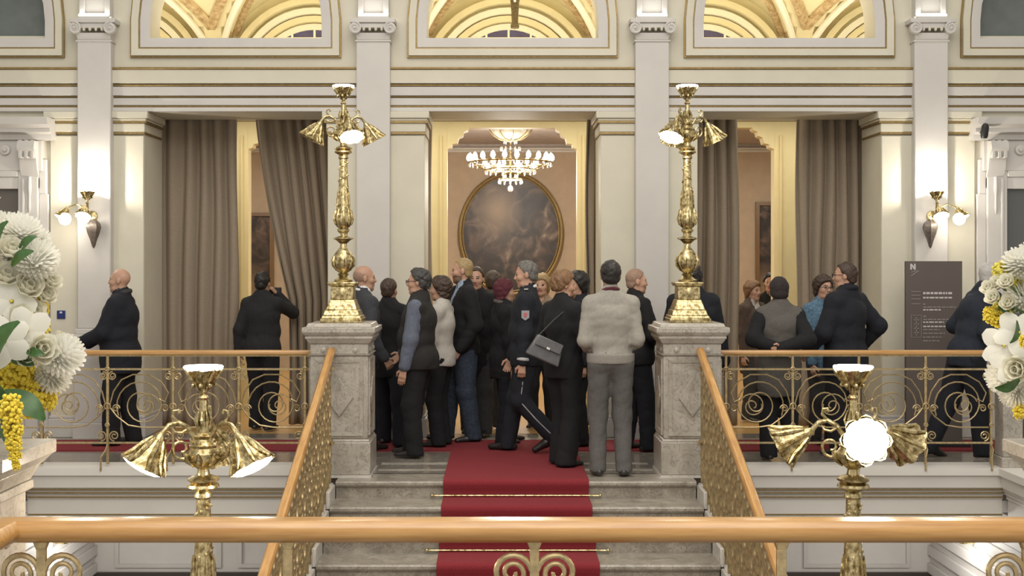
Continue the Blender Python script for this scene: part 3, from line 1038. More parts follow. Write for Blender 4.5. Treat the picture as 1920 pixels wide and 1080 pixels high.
def lamp_post(name, label, loc, azim, lit=(True, True, True), power=14, group=None, tilt=28):
    t = thing(name, label, 'lamp', loc, 0, 'brass lamp posts of the staircase')
    m = MB()
    m.frustum((0, 0), 0.0, 0.035, 0.172, 0.172, 0.172, 0.172)
    m.frustum((0, 0), 0.035, 0.06, 0.165, 0.165, 0.155, 0.155)
    m.frustum((0, 0), 0.06, 0.105, 0.15, 0.15, 0.135, 0.135)
    m.frustum((0, 0), 0.105, 0.19, 0.13, 0.13, 0.1, 0.1)
    m.frustum((0, 0), 0.19, 0.30, 0.095, 0.095, 0.092, 0.092)
    m.frustum((0, 0), 0.30, 0.315, 0.105, 0.105, 0.118, 0.118)
    m.frustum((0, 0), 0.315, 0.335, 0.118, 0.118, 0.118, 0.118)
    bs = m.build('base', BRASS, t, bevel=0.005)
    for s in (-1, 1):
        m = MB()
        m.lathe([(0.045, 0), (0.045, 0.008), (0.02, 0.012), (0.018, 0.02), (0.0, 0.022)], 14, (0, s * 0.094, 0.245), Matrix.Rotation(-s * PI / 2, 4, 'X'))
        m.build('base_rosette', BRASS, bs)
    m = MB()
    m.lathe([(0.075, 0.335), (0.078, 0.352), (0.055, 0.365), (0.036, 0.385), (0.05, 0.40), (0.034, 0.41), (0.06, 0.43), (0.083, 0.47), (0.09, 0.51), (0.085, 0.55), (0.062, 0.585), (0.05, 0.60),
             (0.03, 0.625), (0.028, 0.655), (0.06, 0.685), (0.085, 0.695), (0.085, 0.703), (0.05, 0.712), (0.036, 0.72)], 28)
    m.build('vase', BRASS, t)
    m = MB()
    for k in range(10):
        a = 2 * PI * k / 10
        ca, sa = math.cos(a), math.sin(a)
        m.tube([(0.056 * ca, 0.056 * sa, 0.43), (0.088 * ca, 0.088 * sa, 0.475), (0.093 * ca, 0.093 * sa, 0.515), (0.086 * ca, 0.086 * sa, 0.55)], [0.006, 0.013, 0.012, 0.004], 6)
    m.build('vase_leaves', BRASS, t)
    m = MB()
    m.lathe([(0.036, 0.72), (0.034, 0.745), (0.05, 0.76), (0.052, 0.775), (0.04, 0.785), (0.058, 0.80), (0.07, 0.83), (0.072, 0.86), (0.066, 0.90), (0.056, 0.95), (0.05, 1.02), (0.043, 1.1), (0.038, 1.2),
             (0.034, 1.3), (0.032, 1.36), (0.042, 1.372), (0.04, 1.385), (0.034, 1.395), (0.05, 1.405), (0.074, 1.418), (0.07, 1.43), (0.055, 1.437), (0.072, 1.447), (0.075, 1.457), (0.05, 1.468), (0.03, 1.475)], 28)
    m.build('shaft', BRASS, t)
    m = MB()
    for k in range(9):
        a = 2 * PI * k / 9
        ca, sa = math.cos(a), math.sin(a)
        m.tube([(0.066 * ca, 0.066 * sa, 0.81), (0.077 * ca, 0.077 * sa, 0.855), (0.066 * ca, 0.066 * sa, 0.92), (0.062 * ca, 0.062 * sa, 0.945)], [0.006, 0.012, 0.011, 0.004], 6)
        m.tube([(0.058 * math.cos(a + .35), 0.058 * math.sin(a + .35), 0.95), (0.05 * math.cos(a + .35), 0.05 * math.sin(a + .35), 1.04), (0.048 * math.cos(a + .35), 0.048 * math.sin(a + .35), 1.1)], [0.005, 0.009, 0.003], 5)
    for k in range(26):      # spiral garland round the shaft
        a = k * 0.75
        z = 1.02 + k * 0.0125
        r = 0.042 - 0.007 * k / 26
        m.sphere((r * math.cos(a), r * math.sin(a), z), 0.009, 6, 5)
    m.build('shaft_leaves', BRASS, t)
    m = MB()
    m.lathe([(0.03, 1.475), (0.026, 1.50), (0.05, 1.52), (0.075, 1.545), (0.078, 1.575), (0.06, 1.60), (0.066, 1.612), (0.05, 1.622), (0.04, 1.64), (0.05, 1.655), (0.03, 1.67), (0.026, 1.72), (0.02, 1.78), (0.018, 1.82), (0.026, 1.832), (0.016, 1.845)], 24)
    for k in range(8):
        a = 2 * PI * k / 8
        ca, sa = math.cos(a), math.sin(a)
        m.tube([(0.05 * ca, 0.05 * sa, 1.515), (0.082 * ca, 0.082 * sa, 1.545), (0.096 * ca, 0.096 * sa, 1.58)], [0.005, 0.014, 0.006], 6)
        m.tube([(0.026 * ca, 0.026 * sa, 1.68), (0.036 * ca, 0.036 * sa, 1.73), (0.026 * ca, 0.026 * sa, 1.77)], [0.004, 0.01, 0.003], 5)
    m.build('hub', BRASS, t)
    cup = inst(CUP, 'top_cup', t, (0, 0, 1.845))
    inst(CUPG, 'top_glass', t, (0, 0, 1.845))
    point_light('lamp_light', (0, 0, 2.03), power * 0.5, parent=t)
    for k, az in enumerate(azim):
        a = math.radians(az)
        inst(ARM, 'arm', t, (0, 0, 0), (0, 0, a))
        q = Matrix.Rotation(a, 4, 'Z') @ Matrix.Rotation(PI - math.radians(tilt + (32 if lit[k] == 'out' else 0)), 4, 'Y')
        p = Matrix.Rotation(a, 4, 'Z') @ Vector((0.186, 0, 1.675))
        s = inst(BELL, 'lamp_shade', t, p, q.to_euler())
        if lit[k]:
            inst(GLASS_SH, 'lamp_glass', t, p, q.to_euler())
            d = q @ Vector((0, 0, 0.235))
            point_light('lamp_light', p + d, power, parent=t)
    return t


# ------------------------------------------------------------------ marble pedestals carrying the lamps
def pedestal(name, label, x, y, z0):
    t = thing(name, label, 'pedestal', (x, y, z0), group='marble lamp pedestals')
    H = 1.257
    m = MB()
    m.box(-0.262, 0.262, -0.262, 0.262, 0.0, 0.022)
    m.build('plinth_edge', PALEM, t)
    m = MB()
    m.box(-0.255, 0.255, -0.255, 0.255, 0.022, 0.29)
    m.frustum((0, 0), 0.29, 0.315, 0.25, 0.25, 0.236, 0.236)
    m.build('plinth', MARBLE, t, bevel=0.008)
    m = MB()
    m.box(-0.235, 0.235, -0.235, 0.235, 0.315, 0.99)
    sh = m.build('shaft', MARBLE, t, bevel=0.008)
    for ax in range(4):
        R = Matrix.Rotation(ax * PI / 2, 4, 'Z')
        m = MB()
        m.sweep([(-0.165, -0.235, 0.37), (-0.165, -0.235, 0.935), (0.165, -0.235, 0.935), (0.165, -0.235, 0.37)], [(0, 0), (0, -0.006), (0.03, -0.014), (0.03, 0)], closed=True)
        o = m.build('panel_frame', MARBLE, t, angle=25)
        o.matrix_basis = R
        m = MB()
        m.prism([(0, 0.49), (0.115, 0.652), (0, 0.815), (-0.115, 0.652)], -0.252, -0.235)
        o = m.build('diamond_panel', MARBLE, t, bevel=0.006)
        o.matrix_basis = R
        m = MB()
        for s in (-1, 1):
            m.lathe([(0.022, 0), (0.022, 0.008), (0.01, 0.014), (0.0, 0.016)], 12, (s * 0.13, -0.237, 1.04), Matrix.Rotation(PI / 2, 4, 'X'))
        o = m.build('rosette', MARBLE, t)
        o.matrix_basis = R
    m = MB()
    m.frustum((0, 0), 0.99, 1.005, 0.24, 0.24, 0.255, 0.255)
    m.box(-0.237, 0.237, -0.237, 0.237, 1.005, 1.09)
    m.frustum((0, 0), 1.09, 1.13, 0.245, 0.245, 0.27, 0.27)
    m.box(-0.275, 0.275, -0.275, 0.275, 1.13, 1.155)
    m.frustum((0, 0), 1.155, 1.18, 0.275, 0.275, 0.295, 0.295)
    m.box(-0.298, 0.298, -0.298, 0.298, 1.18, 1.225)
    m.frustum((0, 0), 1.225, H, 0.27, 0.27, 0.255, 0.255)
    m.build('cap', MARBLE, t, bevel=0.006)
    return t


LX = 1.44
pedestal('marble_pedestal', 'grey marble pedestal at the stair head under the left tall lamp', -LX, 10.42, 0)
pedestal('marble_pedestal', 'grey marble pedestal at the stair head under the right tall lamp', LX, 10.42, 0)
pedestal('marble_pedestal', 'marble pedestal at the stair foot under the front left lamp', -1.51, 5.8, -1.977)
pedestal('marble_pedestal', 'marble pedestal at the stair foot under the front right lamp', 1.51, 5.8, -1.977)
lamp_post('brass_lamp_post', 'tall brass lamp on the left stair-head pedestal, its lit shade facing front', (-LX, 10.45, 1.257), (292, 190, 20), (True, False, False), 9)
lamp_post('brass_lamp_post', 'tall brass lamp on the right stair-head pedestal, its lit shade at left', (LX, 10.45, 1.257), (232, 20, 110), (True, False, False), 9)
lamp_post('brass_lamp_post', 'front left brass lamp with two lit bell shades hanging outward', (-1.51, 5.8, -0.72), (202, 337, 90), (True, True, False), 8, tilt=30)
lamp_post('brass_lamp_post', 'front right brass lamp with one dazzling shade facing the viewer', (1.51, 5.8, -0.72), (263, 165, 25), ('out', False, False), 8, tilt=60)

# ------------------------------------------------------------------ wall sconces on the outer columns
def sconce(label, x, sd):
    t = thing('wall_sconce', label, 'lamp', (x, YW - 0.13, 2.02), group='column wall sconces')
    m = MB()
    m.lathe([(0.002, -0.12), (0.014, -0.1), (0.03, -0.04), (0.055, 0.03), (0.07, 0.09), (0.06, 0.13), (0.03, 0.16)], 14, (0.05 * sd * -1, -0.1, 0), ruf=lambda a, q: 1 + 0.08 * math.cos(7 * a))
    m.build('drop_body', mat('bronze_drop', (0.24, 0.2, 0.17), 0.35, 0.6, var=0.4, scale=40), t)
    m = MB()
    m.lathe([(0.06, 0), (0.055, 0.02), (0.03, 0.03)], 16, (0, 0, 0.2), Matrix.Rotation(PI / 2, 4, 'X'))
    m.tube([(0, -0.02, 0.2), (0, -0.1, 0.22), (0, -0.14, 0.3), (0, -0.14, 0.36)], [0.016, 0.014, 0.012, 0.014], 8)
    m.build('bracket', BRASS, t)
    inst(CUP, 'top_cup', t, (0, -0.14, 0.345), scale=(0.85, 0.85, 0.85))
    inst(CUPG, 'top_glass', t, (0, -0.14, 0.345), scale=(0.85, 0.85, 0.85))
    point_light('sconce_light', (0, -0.14, 0.492), 20, (1, 0.92, 0.8), 0.015, t)
    for dx, dy, dz in ((0.0, -0.2, 0.17), (sd * 0.2, -0.12, 0.16)):
        m = MB()
        m.tube([(0, -0.12, 0.26), (dx * 0.5, dy * 0.7 - 0.04, 0.32), (dx * 0.9, dy - 0.01, 0.29), (dx, dy - 0.02, dz + 0.1)], 0.009, 6)
        m.build('arm', BRASS, t)
        e = (math.radians(148), 0, 0) if dx == 0 else (math.radians(165), math.radians(-25 * sd), 0)
        inst(BELL, 'lamp_shade', t, (dx, dy, dz + 0.13), e, (0.72,) * 3)
        inst(GLASS_SH, 'lamp_glass', t, (dx, dy, dz + 0.13), e, (0.72,) * 3)
        g = MB()
        g.sphere((dx * 1.05, dy - 0.05, dz + 0.01), (0.06, 0.055, 0.06), 14, 10)
        g.build('frosted_globe', BULB, t)
        point_light('sconce_light', (dx * 1.05, dy - 0.14, dz - 0.04), 1.2, (1, 0.9, 0.74), 0.04, t)
    return t


sconce('brass wall sconce on the leftmost column above the bald man in a navy coat', XW(168, 12.4), -1)
sconce('brass wall sconce on the rightmost column above the brown sign', XW(1752, 12.4), 1)

# ------------------------------------------------------------------ balustrades
PW = 0.572
def panel_curves(wd, z0, z1):
    """iron scrollwork of one panel in the xz plane, mirrored pairs about each post"""
    hh = z1 - z0
    out = []
    cx, cz = wd * 0.52, z0 + hh * 0.52
    out.append(spiral(cx, cz, 0.225, 0.03, math.radians(205), -2.1, 44))
    out.append(spiral(wd * 0.60, z0 + hh * 0.50, 0.115, 0.02, math.radians(20), 1.6, 30))
    out.append([(0.015, 0, z0 + hh * 0.50), (0.05, 0, z0 + hh * 0.70), (0.12, 0, z0 + hh * 0.86), (0.22, 0, z0 + hh * 0.93), (0.36, 0, z0 + hh * 0.93), (0.47, 0, z0 + hh * 0.83), (0.53, 0, z0 + hh * 0.68), (0.50, 0, z0 + hh * 0.56), (0.45, 0, z0 + hh * 0.60)])
    out.append([(0.02, 0, z0 + hh * 0.48), (0.08, 0, z0 + hh * 0.36), (0.18, 0, z0 + hh * 0.24), (0.30, 0, z0 + hh * 0.21), (wd - 0.02, 0, z0 + hh * 0.21)])
    for s, c in ((1, 0.042), (-1, wd - 0.042)):
        out.append(spiral(c, z1 - 0.055, 0.038, 0.008, math.radians(90), s * 1.8, 22))
        out.append(spiral(c + s * 0.015, z0 + 0.06, 0.046, 0.01, math.radians(-90), -s * 1.7, 22))
        out.append(spiral(c + s * 0.03, z0 + hh * 0.47, 0.035, 0.008, math.radians(90 - s * 90), s * 1.5, 18))
    return out


scr = [MB() for _ in range(1)]
SCROLLS = []
for cset in panel_curves(PW, 0.205, 0.835):
    m = MB()
    m.tube(cset, 0.0065, 5)
    SCROLLS.append(m.mesh('scroll', IRON))


def balustrade(label, x0, x1, y, posts):
    t = thing('landing_balustrade', label, 'balustrade', (0, y, 0), group='landing balustrades')
    m = MB()
    m.prism([(-0.028, 0.962), (-0.03, 0.985), (-0.02, 1.003), (0.02, 1.003), (0.03, 0.985), (0.028, 0.962)], x0, x1, 'x')
    m.build('handrail', WOOD, t, bevel=0.006)
    for z, r in ((0.955, 0.007), (0.838, 0.008), (0.205, 0.008)):
        m = MB()
        m.box(x0 + 0.02, x1 - 0.02, -r, r, z - r, z + r)
        m.build('rail_bar', IRON, t)
    for i, x in enumerate(posts):
        m = MB()
        m.box(x - 0.011, x + 0.011, -0.011, 0.011, 0.02, 0.958)
        m.build('post', IRON, t, bevel=0.003)
        m = MB()
        m.tube([(x, 0.0, 0.19), (x + 0.0, -0.05, 0.15), (x - 0.03, -0.095, 0.09), (x - 0.03, -0.1, -0.02)], 0.009, 6)
        m.build('post_stay', IRON, t)
        for z, r in ((0.52, 0.026), (0.838, 0.018), (0.36, 0.016)):
            m = MB()
            m.tube([(x + r * math.cos(2 * PI * k / 16), -0.012, z + r * math.sin(2 * PI * k / 16)) for k in range(16)], 0.006, 5, closed=True)
            m.build('collar_ring', IRON, t)
    for i in range(len(posts) - 1):
        w = posts[i + 1] - posts[i]
        for me in SCROLLS:
            if i % 2 == 0:
                inst(me, 'scroll', t, (posts[i + 1], 0, 0), (0, 0, 0), (-w / PW, 1, 1))
            else:
                inst(me, 'scroll', t, (posts[i], 0, 0), (0, 0, 0), (w / PW, 1, 1))
    return t


YB = 10.74
pl = [XW(p, YB) for p in (-168, -45, 79, 202, 325, 448, 572)]
pr = [XW(p, YB) for p in (1361, 1486, 1610, 1735, 1858)]
balustrade('gilded scroll balustrade with oak handrail left of the staircase', pl[0], -1.68, YB, pl)
balustrade('gilded scroll balustrade with oak handrail right of the staircase', 1.68, XW(1866, YB), YB, pr)
# stone end posts of the landing balustrades
for i, s in enumerate((1,)):
    t = thing('stone_end_post', 'grey marble post at the right end of the landing balustrade', 'post', (XW(1893, 10.74), 10.76, 0))
    m = MB()
    m.box(-0.10, 0.10, -0.11, 0.11, 0, 0.09)
    m.box(-0.085, 0.085, -0.095, 0.095, 0.09, 0.9)
    m.box(-0.11, 0.11, -0.12, 0.12, 0.9, 0.98)
    m.build('post_block', MARBLE, t, bevel=0.008)


def stair_balustrade(label, s):
    t = thing('stair_balustrade', label, 'balustrade', (s * 1.5, 10.0, 0), group='stair balustrades')
    SL = RI / TR
    ya, yb = 0.34, -3.84
    za = lambda y: SL * y
    m = MB()
    pts = [(-0.032, -0.03), (-0.036, 0.0), (-0.022, 0.026), (0.022, 0.026), (0.036, 0.0), (0.032, -0.03)]
    k = MB()
    y0, y1 = ya - 0.42, yb
    vs = [(u, yy, 0.985 + 0.0 + za(yy) + v) for yy in (0.14, yb) for (u, v) in pts]
    n = len(pts)
    k.add(vs, [(i, (i + 1) % n, n + (i + 1) % n, n + i) for i in range(n)] + [tuple(range(n)), tuple(range(2 * n - 1, n - 1, -1))])
    k.build('handrail', WOODY, t, bevel=0.006)
    for z in (0.95, 0.80, 0.16, 0.06):
        q = MB()
        q.tube([(0, 0.12, z + za(0.12)), (0, yb, z + za(yb))], 0.012, 6)
        q.build('rail_bar', IRON, t)
    nb = 36
    bar = MB()
    bar.box(-0.010, 0.010, -0.010, 0.010, -0.04, 0.95)
    BAR = bar.mesh('baluster', IRON)
    rg = MB()
    rg.tube([(0, 0.052 * math.cos(2 * PI * i / 20), 0.052 * math.sin(2 * PI * i / 20)) for i in range(20)], 0.010, 5, closed=True)
    RG = rg.mesh('ring_ornament', IRON)
    sg = MB()
    sg.tube([(0, y, z) for (y, _, z) in spiral(0, 0, 0.055, 0.012, 0.4, 1.6, 20)], 0.010, 5)
    SG = sg.mesh('scroll', IRON)
    for i in range(nb):
        y = 0.06 - i * 0.108
        inst(BAR, 'baluster', t, (0, y, za(y)))
        ym = y - 0.054
        inst(RG, 'ring_ornament', t, (0, ym, 0.875 + za(ym)), scale=(1, 0.8, 0.8))
        for j, z in enumerate((0.24, 0.40, 0.56, 0.70)):
            inst(SG if (i + j) % 2 else RG, 'scroll', t, (0, ym, z + za(ym)), (0.5 * (i % 3), 0, 0), (1, 0.95, 1.25))
    for z in (0.90, 0.30):    # brackets into the pedestal
        q = MB()
        q.tube([(0, 0.16, z), (0, 0.06, z), (-s * 0.03, 0.02, z)], 0.016, 6)
        q.build('bracket', IRON, t)
    return t


stair_balustrade('sloping gilded balustrade with oak handrail down the left side of the stairs', -1)
stair_balustrade('sloping gilded balustrade with oak handrail down the right side of the stairs', 1)

# front railing, across the bottom of the view
YF = 4.75
t = thing('front_railing', 'broad oak handrail on gilded iron posts across the foreground', 'railing', (0, YF, 0))
zt = ZW(971, YF)
prof = [(-0.056, -0.045), (-0.062, -0.025), (-0.055, 0.0), (-0.04, 0.018), (0.0, 0.022), (0.04, 0.018), (0.055, 0.0), (0.062, -0.025), (0.056, -0.045), (0.03, -0.066), (-0.03, -0.066)]
m = MB()
m.sweep([(-2.0, -3.0, zt - 0.022), (-2.0, 0, zt - 0.022), (2.1, 0, zt - 0.022), (2.1, -3.0, zt - 0.022)], [(a, b) for a, b in prof], up=(0, 0, 1))
m.build('handrail', WOOD, t, angle=40)
fs1 = []
for s in (-1, 1):
    for cset in (spiral(s * 0.085, zt - 0.21, 0.075, 0.012, PI / 2 + s * PI / 2 * 0.9, -s * 2.0, 40), spiral(s * 0.085, zt - 0.50, 0.075, 0.012, PI / 2 + s * PI / 2, s * 2.0, 40)):
        m = MB()
        m.tube(cset, [0.012 - 0.004 * i / 40 for i in range(41)], 8)
        fs1.append(m.mesh('scroll', IRON))
for i, px in enumerate((78, 540, 1002, 1465, 1925)):
    x = XW(px, YF)
    m = MB()
    m.box(x - 0.018, x + 0.018, -0.012, 0.012, zt - 1.05, zt - 0.085)
    m.frustum((x, 0), zt - 0.12, zt - 0.085, 0.018, 0.012, 0.03, 0.02)
    m.build('post', IRON, t, bevel=0.004)
    if i % 2 == 0:
        for me in fs1:
            inst(me, 'scroll', t, (x, 0, 0))
for z in (zt - 0.92,):
    m = MB()
    m.box(-2.0, 2.1, -0.012, 0.012, z - 0.012, z + 0.012)
    m.build('rail_bar', IRON, t)

# ------------------------------------------------------------------ sign and small wall items
DS = 12.0
t = thing('information_sign', 'tall brown-grey information sign standing in front of the right columns', 'sign', (XW(1750, DS), DS, 0.0125))
hw = 0.27
zt = ZW(492, DS)
m = MB()
m.box(-hw, hw, -0.025, 0.025, 0.03, zt)
m.build('sign_panel', SIGN, t, bevel=0.004)
m = MB()
m.box(-hw - 0.02, hw + 0.02, -0.2, 0.2, 0.0, 0.03)
m.build('base_plate', BLACK, t, bevel=0.004)
sx = lambda px: (px - 1750) * DS / F
sz = lambda py: ZW(py, DS)


def flat(name, mtl, pts):
    q = MB()
    q.prism([(sx(a), sz(b_)) for a, b_ in pts], -0.029, -0.026)
    return q.build(name, mtl, t, angle=0)


flat('logo_letter', SIGNT, [(1705, 508), (1705, 497), (1708, 497), (1712, 503), (1712, 497), (1715, 497), (1715, 508), (1712, 508), (1708, 502), (1708, 508)])
flat('logo_stroke', SIGNT2, [(1706, 519), (1720, 509), (1721, 511), (1707, 520.5)])
flat('logo_stroke', SIGNT2, [(1706, 512), (1717, 509), (1717, 510.5), (1707, 513.5)])
rl = random.Random(3)
rows = [(550, 1729, 1783, 4, 1), (559, 1729, 1783, 3, 1), (571, 1729, 1734, 3, 0), (577, 1729, 1790, 2.5, 0), (582, 1729, 1762, 2.5, 1), (594, 1729, 1734, 3, 0), (600, 1729, 1795, 2.5, 0), (605, 1729, 1768, 2.5, 1),
        (613, 1729, 1795, 2.5, 1), (619, 1729, 1760, 2.5, 0), (626, 1729, 1770, 2.5, 0), (633, 1729, 1765, 2.5, 0), (640, 1729, 1760, 2.5, 0)]
for (py, a, b_, hgt, br) in rows:
    q = MB()
    x = a
    while x < b_:
        wd = rl.uniform(3, 9)
        q.prism([(sx(x), sz(py)), (sx(min(b_, x + wd)), sz(py)), (sx(min(b_, x + wd)), sz(py + hgt)), (sx(x), sz(py + hgt))], -0.029, -0.026)
        x += wd + 1.6
    q.build('text_line', SIGNT if br else SIGNT2, t, angle=0)
q = MB()
q.sweep([(sx(1707), -0.026, sz(634)), (sx(1707), -0.026, sz(594)), (sx(1725), -0.026, sz(594)), (sx(1725), -0.026, sz(634))], [(0, 0), (0, -0.003), (0.005, -0.003), (0.005, 0)], closed=True)
for py in (602, 610, 618, 626):
    q.box(sx(1712), sx(1721), -0.029, -0.026, sz(py + 1), sz(py - 1))
q.box(sx(1715.5), sx(1717), -0.029, -0.026, sz(632), sz(597))
q.build('floor_plan', SIGNT2, t, angle=0)
q = MB()
for py in (549, 556, 563, 572):
    q.box(sx(1707), sx(1724), -0.029, -0.026, sz(py + 0.8), sz(py - 0.8))
q.build('floor_plan', SIGNT2, t, angle=0)

t = thing('wall_plate', 'small blue square plate on the wall left of the bald man', 'sign', (XW(115, 12.57), 12.565, ZW(590, 12.57)))
m = MB()
m.box(-0.042, 0.042, -0.006, 0.004, -0.042, 0.042)
m.build('plate', mat('blue_plate', (0.012, 0.02, 0.13), 0.35), t, bevel=0.003)
m = MB()
m.prism([(-0.012, 0.014), (0.012, 0.014), (0.012, 0.032), (-0.012, 0.032)], -0.008, -0.006)
m.build('white_mark', mat('plate_white', (0.6, 0.65, 0.75), 0.4), t)
for i, (px, py) in enumerate(((1848, 245),)):
    t = thing('spotlight', 'small black spotlight beside the right door cornice', 'spotlight', (XW(px, 12.3), 12.32, ZW(py, 12.3)))
    m = MB()
    m.lathe([(0.03, -0.07), (0.036, -0.05), (0.036, 0.04), (0.022, 0.07), (0.01, 0.075)], 14, mtx=Matrix.Rotation(0.3, 4, 'X'))
    m.build('housing', BLACK, t)
    m = MB()
    m.box(-0.012, 0.012, 0.0, 0.28, -0.012, 0.012)
    m.build('bracket', BLACK, t)

# ================================================================== FLOWERS
def petal_strip(m, base, d, up, ln, wd, curl, seg=4, cup=0.0):
    """one curved petal starting at base, growing along d and curling towards up"""
    d, up = Vector(d).normalized(), Vector(up).normalized()
    sd = d.cross(up)
    if sd.length < 1e-4:
        sd = d.cross(Vector((1, 0, 0)))
    sd.normalize()
    p = Vector(base)
    vs, fs = [], []
    for i in range(seg + 1):
        t = i / seg
        a = curl * t
        dirv = d * math.cos(a) + up * math.sin(a)
        nr = up * math.cos(a) - d * math.sin(a)
        w = wd * (math.sin(PI * min(0.98, 0.12 + 0.8 * t)) ** 0.7) * 0.5
        if i:
            p = p + dirv * (ln / seg)
        vs += [p - sd * w + nr * cup * w, p, p + sd * w + nr * cup * w]
    for i in range(seg):
        for j in range(2):
            a = i * 3 + j
            fs.append((a, a + 1, a + 4, a + 3))
    m.add(vs, fs)


def sphdir(i, n, lim):
    """fibonacci directions around +z down to polar angle lim"""
    c = 1 - (1 - math.cos(lim)) * (i + 0.5) / n
    s = math.sqrt(max(0, 1 - c * c))
    a = i * 2.39996
    return Vector((s * math.cos(a), s * math.sin(a), c))


def petal_mat(name, col):
    m = mat(name, col, 0.6, var=0.06, scale=14)
    nt = m.node_tree
    out = nt.nodes['Material Output']
    tr = nt.nodes.new('ShaderNodeBsdfTranslucent')
    tr.inputs[0].default_value = (*col, 1)
    mx = nt.nodes.new('ShaderNodeMixShader')
    mx.inputs[0].default_value = 0.42
    nt.links.new(nt.nodes['Principled BSDF'].outputs[0], mx.inputs[1])
    nt.links.new(tr.outputs[0], mx.inputs[2])
    nt.links.new(mx.outputs[0], out.inputs[0])
    return m


PETW = petal_mat('white_petal', (0.88, 0.87, 0.80))
PETW2 = petal_mat('ivory_petal', (0.86, 0.84, 0.72))
PETY = mat('yellow_blossom', (0.84, 0.66, 0.06), 0.7, var=0.25, scale=60)
PETG = mat('green_yellow_blossom', (0.68, 0.60, 0.10), 0.7, var=0.25, scale=60)
LEAFG = mat('green_leaf', (0.045, 0.12, 0.025), 0.4, var=0.35, scale=20)
STEMG = mat('green_stem', (0.06, 0.12, 0.035), 0.5)

m = MB()
for i in range(170):
    d = sphdir(i, 170, 2.5)
    up = (d + Vector((0, 0, 0.55))).normalized()
    petal_strip(m, d * 0.025, d, Vector((0, 0, 1)) if i > 40 else -d.cross(Vector((0.3, 1, 0))), 0.075, 0.021, 0.55 if i > 40 else 0.25, 4, 0.5)
m.sphere((0, 0, 0.0), 0.05, 12, 8)
MUM = m.mesh('chrysanthemum', PETW, angle=60)
m = MB()
for ring, (n, tilt, ln, wd, curl) in enumerate(((5, 1.15, 0.085, 0.085, 0.75), (5, 0.8, 0.08, 0.075, 0.6), (5, 0.45, 0.07, 0.06, 0.45), (4, 0.2, 0.055, 0.045, 0.3))):
    for k in range(n):
        a = 2 * PI * (k + 0.5 * ring) / n
        d = Vector((math.sin(tilt) * math.cos(a), math.sin(tilt) * math.sin(a), math.cos(tilt)))
        inn = Vector((-math.cos(a) * math.cos(tilt), -math.sin(a) * math.cos(tilt), math.sin(tilt)))
        petal_strip(m, d * 0.008, d, inn, ln, wd, curl, 6, 0.45)
ROSE = m.mesh('rose', PETW2, angle=60)
m = MB()
for k in range(5):
    a = 2 * PI * k / 5 + 0.3
    d = Vector((math.cos(a), math.sin(a), 0.25))
    petal_strip(m, d * 0.008, d, Vector((0, 0, -0.6)) + d * 0.1, 0.095, 0.085 if k % 2 == 0 else 0.07, 0.35, 6, 0.2)
m.cur = 1
m.sphere((0, 0, 0.012), (0.007, 0.007, 0.011), 8, 6)
ORCH = m.mesh('orchid', [PETW, PETY], angle=60)
m = MB()
rr = random.Random(4)
for k in range(130):
    v_ = Vector((rr.gauss(0, 1), rr.gauss(0, 1), rr.gauss(0, 1))).normalized() * rr.uniform(0.5, 1)
    m.sphere((v_.x * 0.06, v_.y * 0.06, v_.z * 0.085), rr.uniform(0.008, 0.0135), 6, 4)
SPRAY = m.mesh('yellow_spray', PETY, angle=60)
SPRAYG = SPRAY.copy()
SPRAYG.materials.clear()
SPRAYG.materials.append(PETG)
m = MB()
vs, fs = [], []
for i in range(9):
    t_ = i / 8
    wd = 0.04 * math.sin(PI * min(0.97, t_ * 0.92 + 0.06)) ** 0.8
    x = 0.17 * t_
    z = 0.05 * math.sin(t_ * 2.4)
    vs += [(x, -wd, z + 0.008), (x, 0, z), (x, wd, z + 0.008)]
for i in range(8):
    for j in range(2):
        a = i * 3 + j
        fs.append((a, a + 1, a + 4, a + 3))
m.add(vs, fs)
LEAF = m.mesh('leaf', LEAFG, angle=60)


def aim(d, roll=0.0):
    return (Vector(d).to_track_quat('Z', 'Y') @ Matrix.Rotation(roll, 4, 'Z').to_quaternion()).to_euler()


